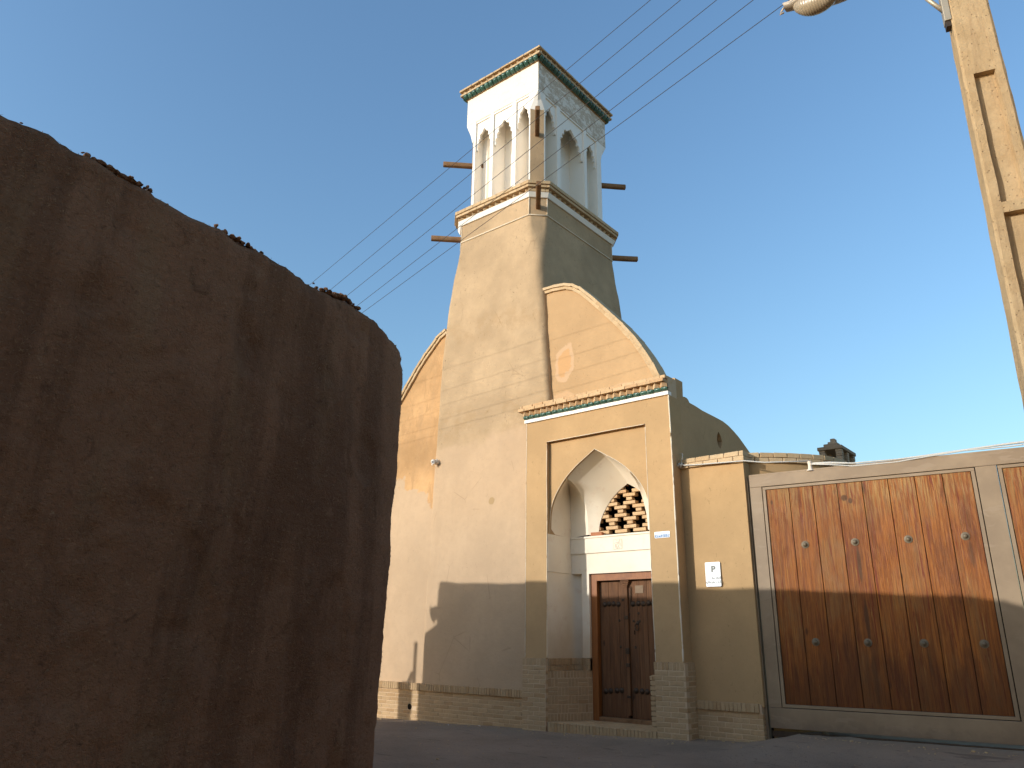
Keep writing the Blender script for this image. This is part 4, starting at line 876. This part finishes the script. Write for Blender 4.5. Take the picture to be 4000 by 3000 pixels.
# ================================================================== brick vent chimney on a roof further back
CY = 20.0; cA = aty(ZQ(1650, 275), CY); cB = aty(ZQ(1848, 250), CY-.35)
bh = thing('back_house', (-6, 23, 0), 'low flat-roofed mud house hidden behind the rounded yard wall', 'house')
RZ = aty(ZQ(1660, 372), CY).z-.28
obj('walls', MB().bx(-10, cB.x+.5, 19.75, 27, -.3, RZ-.25), m_yard, bh); obj('parapet', MB().bx(-10.1, cB.x+.6, 19.65, 19.745, -.3, RZ-.2), m_yard, bh)
chx0, chx1 = cA.x, cB.x; chd = 1.15; wdc = chx1-chx0
cm = thing('vent_chimney', ((chx0+chx1)/2, CY, RZ), 'small grey brick vent chimney with openings and stepped cap', 'chimney')
zt = cA.z; zo = RZ+.05
fr = [(chx0, CY), (chx1, CY), (chx1, CY+chd), (chx0, CY+chd)]
obj('base', MB().bx(chx0-.02, chx1+.02, CY-.02, CY+chd+.02, RZ-.5, zo), m_brickg, cm)
pw_ = .15
for x in (chx0, chx1-pw_):
    for y in (CY, CY+chd/2-pw_/2, CY+chd-pw_):
        nb = max(3, int((zt-.09-zo)/.055)); hh = (zt-.09-zo)/nb
        for k in range(nb): brick(cm, (x+pw_/2+random.uniform(-.006, .006), y+pw_/2, zo+hh*(k+.5)), (pw_, pw_, hh-.005), 0, m_brickg)
obj('slab', MB().bx(chx0-.03, chx1+.03, CY-.03, CY+chd+.03, zt-.09, zt), m_brickg, cm, bevel=.01)
for k, (f, h2) in enumerate(((.62, .09), (.36, .08), (.2, .10))):
    zz = zt+sum((.09, .08, .10)[:k]); cx = (chx0+chx1)/2; obj('cap_step', MB().box((cx, CY+chd*.35, zz+h2/2), (wdc*f, chd*f*.9, h2-.002)), m_brickg, cm, bevel=.008)
# ================================================================== wooden gate in a steel frame
GA = .1034; gu = Vector((math.cos(GA), math.sin(GA), 0)); gn = Vector((math.sin(GA), -math.cos(GA), 0)); GO = Vector((-4.4486, 11.6514, 0))
gt = thing('wooden_gate', (-3, 11.8, .1), 'wide gate of varnished vertical planks with iron studs in brown steel frame', 'gate')
def gbox(s0, s1, z0, z1, d0, d1): return MB().box(GO+gu*((s0+s1)/2)+gn*((d0+d1)/2)+Vector((0, 0, (z0+z1)/2)), (s1-s0, abs(d1-d0), z1-z0), GA)
ZB0, ZB1, ZG0, ZG1 = .165, .492, 3.60, 3.832
S2 = 2.792; T2 = 3.165; SE = T2+1.42
for a, b in ((-.243, -.0585), (S2+.062, T2-.062), (SE+.0585, SE+.24)): obj('stile', gbox(a, b, ZB1-.052+.0, ZG0+.052, -.05, 0), m_steel, gt, bevel=.004)
obj('top_rail', gbox(-.243, SE+.24, ZG0+.055, ZG1, -.05, 0), m_steel, gt, bevel=.004); obj('bottom_rail', gbox(-.243, SE+.24, ZB0, ZB1-.055, -.05, 0.002), m_steel, gt, bevel=.004)
obj('rail_cap', gbox(-.243, SE+.24, ZG1+.001, ZG1+.03, -.06, -.01), m_steel, gt, bevel=.003)
for a, b in ((0, S2), (T2, SE)):
    for nm, q in (('panel_trim', (a-.05, a-.004, ZB1-.004, ZG0+.004)), ('panel_trim', (b+.004, b+.05, ZB1-.004, ZG0+.004)), ('panel_trim', (a-.05, b+.05, ZG0+.004, ZG0+.046)), ('panel_trim', (a-.05, b+.05, ZB1-.046, ZB1-.004))):
        obj(nm, gbox(*q, -.05, -.008), m_steel, gt, bevel=.003)
    obj('gate_shade_sheet', gbox(a-.06, b+.06, ZB1-.06, ZG0+.06, -.075, -.055), m_void, gt)
    n = 8 if a == 0 else 4; pwid = (b-a)/n
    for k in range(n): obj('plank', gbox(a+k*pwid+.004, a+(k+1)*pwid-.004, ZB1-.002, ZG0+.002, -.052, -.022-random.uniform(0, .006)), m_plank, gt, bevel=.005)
def gstud(s, z):
    mb = MB(); o = GO+gu*s+gn*(-.022)+Vector((0, 0, z)); rows = []
    for r, h in ((.056, .0), (.055, .005), (.045, .008), (.033, .011), (.031, .022), (.024, .033), (.012, .038), (.001, .04)):
        rows.append([o+gu*(r*math.cos(q))+Vector((0, 0, r*math.sin(q)))+gn*h for q in [2*math.pi*k/14 for k in range(14)]])
    obj('gate_stud', mb.grid(rows, True), m_stud, gt, smooth=40)
for k in (1, 3, 5, 7): gstud((k+.5)*S2/8-.02, 2.728); gstud((k+.5)*S2/8-.02, 1.345)
for k in (1, 3): gstud(T2+(k+.5)*.355, 2.728); gstud(T2+(k+.5)*.355, 1.345)
gp_ = thing('gate_post', (-4.75, 11.6, 0), 'brown steel channel post between the ochre wall and the wooden gate', 'post')
obj('channel', gbox(-.385, -.277, -.3, 3.83, -.16, .005), m_steel, gp_, bevel=.004); obj('flange', gbox(-.276, -.268, -.3, 3.80, -.16, .02), m_steel, gp_); obj('gap_shade_sheet', gbox(-.268, -.246, .0, 3.8, -.16, -.12), m_void, gp_)
ep = thing('gate_end_wall', (.5, 12.2, 0), 'ochre plastered wall at the far end of the wooden gate', 'wall')
obj('wall', gbox(SE+.26, SE+9, -.3, 3.9, -.35, .1), m_yard, ep); obj('coping', gbox(SE+.24, SE+9, 3.902, 4.0, -.38, .13), m_brickt, ep)
# gate rail & rubble in the broken apron
gr = thing('gate_track', (-3, 11.8, .08), 'low steel track under the wooden gate', 'rail')
obj('rail', gbox(-.23, 6, .05, .125, -.05, -.02), m_iron, gr)
rn = random.Random(11)
for k in range(9):
    a = rn.uniform(0, 6.28); x = HOLE.x+math.cos(a)*rn.uniform(.05, .32); y = HOLE.y+math.sin(a)*rn.uniform(.03, .18); s = rn.uniform(.02, .055)
    mb = MB().ball((x, y, gz(x, y)+s*.25), s, 7, 5, (rn.uniform(.8, 1.4), rn.uniform(.8, 1.3), rn.uniform(.5, .8))); mb.v = [(p[0]+nz(*p, 14)*.02, p[1]+nz(*p, 14, 3)*.02, p[2]+nz(*p, 14, 6)*.012) for p in mb.v]
    obj('rubble_stone', mb, m_conc if k % 3 else m_brickr, label='grey-tan broken lump of paving in the hole before the gate' if k % 3 else 'reddish broken brick lump in the hole before the gate', cat='stone', group='paving lumps in the broken apron' if k % 3 else 'brick lumps in the broken apron')
mb = MB(); rn2 = random.Random(21)
for _ in range(420):
    x = rn2.uniform(-13.5, -1.2); edge = rn2.random() < .55
    y = (11.16 if x < -5.7 else 11.45)-abs(rn2.gauss(0, .10)) if edge else rn2.uniform(7, 11.1)
    if x > -4.6: y = min(y, 11.45)
    s_ = rn2.uniform(.004, .012) if rn2.random() < .9 else rn2.uniform(.012, .024); mb.ball((x, y, gz(x, y)+s_*.2), s_, 5, 3, (rn2.uniform(.8, 1.5), rn2.uniform(.8, 1.3), rn2.uniform(.5, .9)))
obj('gravel', mb, m_conc, label='loose grit and small stones strewn along the foot of the walls', cat='gravel', kind='stuff')
for (px, s) in (((1872, 2835), .022), ((1752, 2812), .012)):
    p = aty(px, 11.15); z = gz(p.x, 11.15); o = obj('litter_scrap', MB().box((p.x, 11.15, z+s*.28), (s*1.6, s, s*.5), .4), m_sign, bevel=.002)
    tag(o, 'larger white scrap of litter on the ground along the brick plinth' if s > .02 else 'tiny white crumb of litter by the brick plinth', 'litter')

# ================================================================== rope / cable from the portal along the gate top
rp = thing('white_cable', (-5.8, 11.5, 4.1), 'white rope knotted at the portal and stretched along coping and gate top', 'cable')
K = Vector((-5.80, YW-.09, 4.135))
pts = [K, Vector((-5.4, YW-.075, 4.105)), Vector((-5.0, YW-.072, 4.085)), Vector((-4.69, YW-.068, 4.07)), Vector((-4.4, 11.58, 4.02)), GO+gu*.72+gn*.0+Vector((0, 0, 3.98))]
gtop = [(.72, 3.95), (1.0, 3.925), (1.3, 3.885), (1.9, 3.876), (2.3, 3.885), (2.75, 3.91), (3.3, 3.93), (4.6, 3.95)]
obj('rope', MB().tube([tuple(p) for p in pts], .011, 6), m_rope, rp, smooth=True)
obj('sheath', MB().tube([tuple(GO+gu*s+gn*(-.03)+Vector((0, 0, z))) for s, z in gtop], [.011, .020, .012, .010, .015, .010, .017, .017], 8), m_rope, rp, smooth=True)
obj('second_strand', MB().tube([tuple(GO+gu*s+gn*(.0)+Vector((0, 0, z-.035+.02*math.sin(s*3)))) for s, z in gtop], .010, 6), m_rope, rp, smooth=True)
mb = MB()
for k in range(4):
    q = Quaternion((rn.uniform(-1, 1), rn.uniform(-1, 1), rn.uniform(-1, 1)), rn.uniform(0, 3)); mb.tube([K+q @ Vector((.05*math.cos(a), .035*math.sin(a), .012*math.sin(2*a))) for a in [2*math.pi*j/14 for j in range(15)]], .011, 6)
mb.tube([K+Vector(p) for p in ((.02, 0, .02), (.06, -.01, .12), (.055, .0, .19), (.02, .05, .215), (.0, .08, .20))], .010, 6); mb.tube([K+Vector((-.06, .0, -.01)), K], .012, 6)
obj('knot', mb, m_rope, rp, smooth=True)
b0 = GO+gu*.70+gn*(-.02)+Vector((0, 0, 3.83)); mb = MB().tube([b0, b0+Vector((0, 0, .04)), b0+Vector((0, 0, .09)), b0+Vector((0, 0, .15))], [.06, .032, .028, .04], 8); obj('insulator', mb, m_plastic, rp, smooth=50)

# ================================================================== security camera on the end wall
cp_ = onpl((1706, 1806), (0, 11.47, 5), (0, 1, 0)); cc = Vector((cp_.x, 11.455, cp_.z))
sc_ = thing('security_camera', tuple(cc), 'small white dome security camera mounted beside the tower corner', 'camera')
obj('mount', MB().tube([cc+Vector((.02, .20, 0)), cc+Vector((.02, .0, 0)), cc+Vector((.02, -.025, 0)), cc+Vector((.02, -.06, 0))], [.05, .062, .062, .045], 14), m_plastic, sc_, smooth=40)
hd = cc+Vector((.0, -.09, -.005)); vd = (C0-hd).normalized(); vd = (vd+Vector((-.1, 0, -.1))).normalized()
obj('head', MB().ball(hd, .055, 14, 9), m_plastic, sc_, smooth=True)
sd = vd.cross(Vector((0, 0, 1))).normalized()
f0 = hd+vd*.036; obj('face', MB().tube([f0, f0+vd*.022], .040, 14), m_sign, sc_, smooth=40)
for s in (-1, 1): l0 = f0+vd*.022+sd*(.017*s); obj('lens', MB().tube([l0, l0+vd*.002], .0125, 10), m_lens, sc_)
obj('chin', MB().box(hd+Vector((-.01, -.01, -.065)), (.03, .03, .03)), m_plastic, sc_)

# ================================================================== concrete utility pole, lamp, wires
PO = Vector((-.285, 6.1, 0)); PA = R(14)
pole = thing('utility_pole', (PO.x, PO.y, -.2), 'tapered concrete utility pole with recessed panels beside the gate', 'pole')
pu = Vector((math.cos(PA), math.sin(PA), 0)); pn = Vector((math.sin(PA), -math.cos(PA), 0))
hw = lambda z: .135+(6.2-z)*.0095; hd_ = lambda z: .105+(6.2-z)*.007
def pp(u, d, z): return PO+pu*(u*hw(z))+pn*(d*hd_(z))+Vector((nz(u*2, d*2, z, 3)*.005+nz(u*9, d*9, z, 9, 2)*.004, nz(u, d, z, 3, 5)*.004, z))
zs_ = frange(-.4, 9.6, .12); CHm = .86
core = [[pp(u, d, z) for u, d in ((-1, .86), (-.88, 1), (-.52, 1), (-.46, .5), (.46, .5), (.52, 1), (.88, 1), (1, .86), (1, -.86), (.88, -1), (-.88, -1), (-1, -.86))] for z in zs_]
mb = MB().grid(core, True); mb.cap(core[-1]); mb.cap(core[0], True); obj('shaft', mb, m_conc, pole, smooth=30)
pz = lambda px: vert(px, PO.x, PO.y-.1)
T1 = pz(Z6(890, 285)); Bt = pz(Z6(985, 815)); T3 = pz(Z6(990, 858)); step_ = T1-T3
bands = [(T1, 9.5)]; z = T1
while z > 0: z -= step_; bands.append((z, z+(Bt-T3)))
for a, b in bands:
    r = []
    for z in frange(a, b, max(.05, (b-a)/6)): r.append([pp(u, d, z) for u, d in ((-.56, .45), (-.54, .985), (.54, .985), (.56, .45))])
    mb = MB().grid(r); mb.add(r[0], [(0, 1, 2, 3)]); mb.add(r[-1], [(3, 2, 1, 0)]); obj('cross_rib', mb, m_conc, pole)
lp = thing('street_lamp', (PO.x-.2, PO.y-.1, 6.4), 'grey cobra-head street lamp with glass bowl on arm from concrete pole', 'street lamp')
tip = aty((3064, 32), 6.25); tail = aty((3335, -35), 6.25); ax = (tail-tip); LL = ax.length; ax.normalize(); sv = ax.cross(Vector((0, 0, 1))).normalized(); uv = sv.cross(ax).normalized()
if uv.z < 0: uv = -uv
def lampshell(t0, t1, top, rad, n=14, low=False, m=12):
    rows = []
    for i in range(m+1):
        t = i/m; x = lerp(t0, t1, t); r = rad(t); row = []
        for k in range(n+1):
            a = math.pi*k/n; row.append(tip+ax*x+sv*(r*math.cos(a))+uv*((-1 if low else 1)*top(t)*math.sin(a)))
        rows.append(row)
    return rows
prof_r = lambda t: .115*math.sin(math.pi*min(1, (t*.93+.07)*.62+.0))**.6 if t < .8 else lerp(.112, .05, (t-.8)/.2)
rw = lampshell(0, LL*1.12, lambda t: .11*math.sin(math.pi*min(.97, max(.06, t)))**.5, lambda t: .125*max(.25, math.sin(math.pi*min(.9, max(.08, t)))**.55)); obj('housing', MB().grid(rw), m_house, lp, smooth=50)
rl = lampshell(LL*.02, LL*1.10, lambda t: .028, lambda t: .127*max(.25, math.sin(math.pi*min(.9, max(.08, t)))**.55), low=True); obj('rim', MB().grid(rl), m_house, lp, smooth=50)
gb = lampshell(LL*.13, LL*.78, lambda t: .135*max(.03, math.sin(math.pi*t)**.6), lambda t: .102*max(.05, math.sin(math.pi*t)**.45), low=True); gb = [[p-uv*.012 for p in r] for r in gb]; obj('bowl', MB().grid(gb), m_glass, lp, smooth=True)
h0 = tip+ax*.005; obj('latch', MB().tube([h0+sv*.02-uv*.01, h0-ax*.03-uv*.03, h0-ax*.035-uv*.06, h0-uv*.05], .010, 6), m_house, lp, smooth=True)
t1 = tip+ax*LL*1.05; elbow = PO+pn*.0+pu*(-hw(6.9)-.03)+Vector((0, 0, 7.25))
obj('arm', MB().tube([t1, t1+ax*.25+Vector((0, 0, .12)), t1.lerp(elbow, .6)+Vector((0, 0, .18)), elbow], .03, 8), m_galv, lp, smooth=True)
bz = pz((3690, 70)); b1 = PO+pu*(-hw(bz)-.022)+pn*.06+Vector((0, 0, bz))
obj('bracket', MB().box(b1+Vector((0, 0, .42)), (.05, .09, .95), PA), m_galv, lp, bevel=.004)
obj('bracket_slot', MB().box(b1+Vector((-.003, 0, -.085)), (.035, .07, .05), PA), m_iron, lp)
obj('clamp_band', MB().box(PO+Vector((0, 0, bz+.62)), (2*hw(7)+.075, 2*hd_(7)+.03, .05), PA), m_galv, lp)
obj('brace', MB().tube([b1+Vector((-.01, 0, .07)), aty((3620, -5), b1.y), t1.lerp(elbow, .68)+Vector((0, 0, .15))], .018, 8), m_galv, lp, smooth=True)
# overhead wires
k_ = 1.8083; WI = [((705, 585), (1405, 0)), ((737, 607), (1470, 0)), ((758, 632), (1548, 0)), ((785, 650), (1627, 0)), ((800, 663), (1692, 10))]
YLW = (8.266, 8.283, 8.345, 8.378, 8.354)
wl = ['topmost', 'second highest', 'middle', 'second lowest', 'lowest']
zA = []
for i, (a, b) in enumerate(WI):
    n = ray((a[0]*k_, a[1]*k_)).cross(ray((b[0]*k_, b[1]*k_)))
    def onw(x, y): return Vector((x, y, H-(n.x*x+n.y*y)/n.z))
    P1 = onw(PO.x-.14, 6.12+.02*i); P2 = onw(-12.9, YLW[i]); d = P2-P1; P3 = P1+d*1.75; zA.append(P1.z)
    pts = []
    for q in range(41): t = q/40; pts.append(P1.lerp(P3, t))
    wt = thing('overhead_wire', tuple(P1), f'{wl[i]} of the five thin dark overhead wires crossing in front of the tower', 'wire', 'overhead wires from the concrete pole')
    obj('strand', MB().tube(pts, .0040, 5), m_wire, wt, smooth=True)
    obj('insulator', MB().tube([P1+Vector((.02, 0, -.04)), P1+Vector((.02, 0, 0)), P1+Vector((.02, 0, .04))], [.03, .04, .03], 8), m_plastic, wt, smooth=50)
    EP = P3
P3a = EP
p2 = thing('far_utility_pole', (P3a.x, P3a.y, -.3), 'second concrete pole carrying the wires, hidden beyond the earthen wall', 'pole')
obj('shaft', MB().prism([(P3a.x-.14, P3a.y), (P3a.x+.14, P3a.y), (P3a.x+.14, P3a.y+.22), (P3a.x-.14, P3a.y+.22)], -.4, 9.2, [(P3a.x-.09, P3a.y), (P3a.x+.09, P3a.y), (P3a.x+.09, P3a.y+.15), (P3a.x-.09, P3a.y+.15)]), m_conc, p2)
for zz in zA[:1]: obj('rack', MB().box((P3a.x, P3a.y-.03, 7.2), (.06, .05, 2.6)), m_galv, p2)
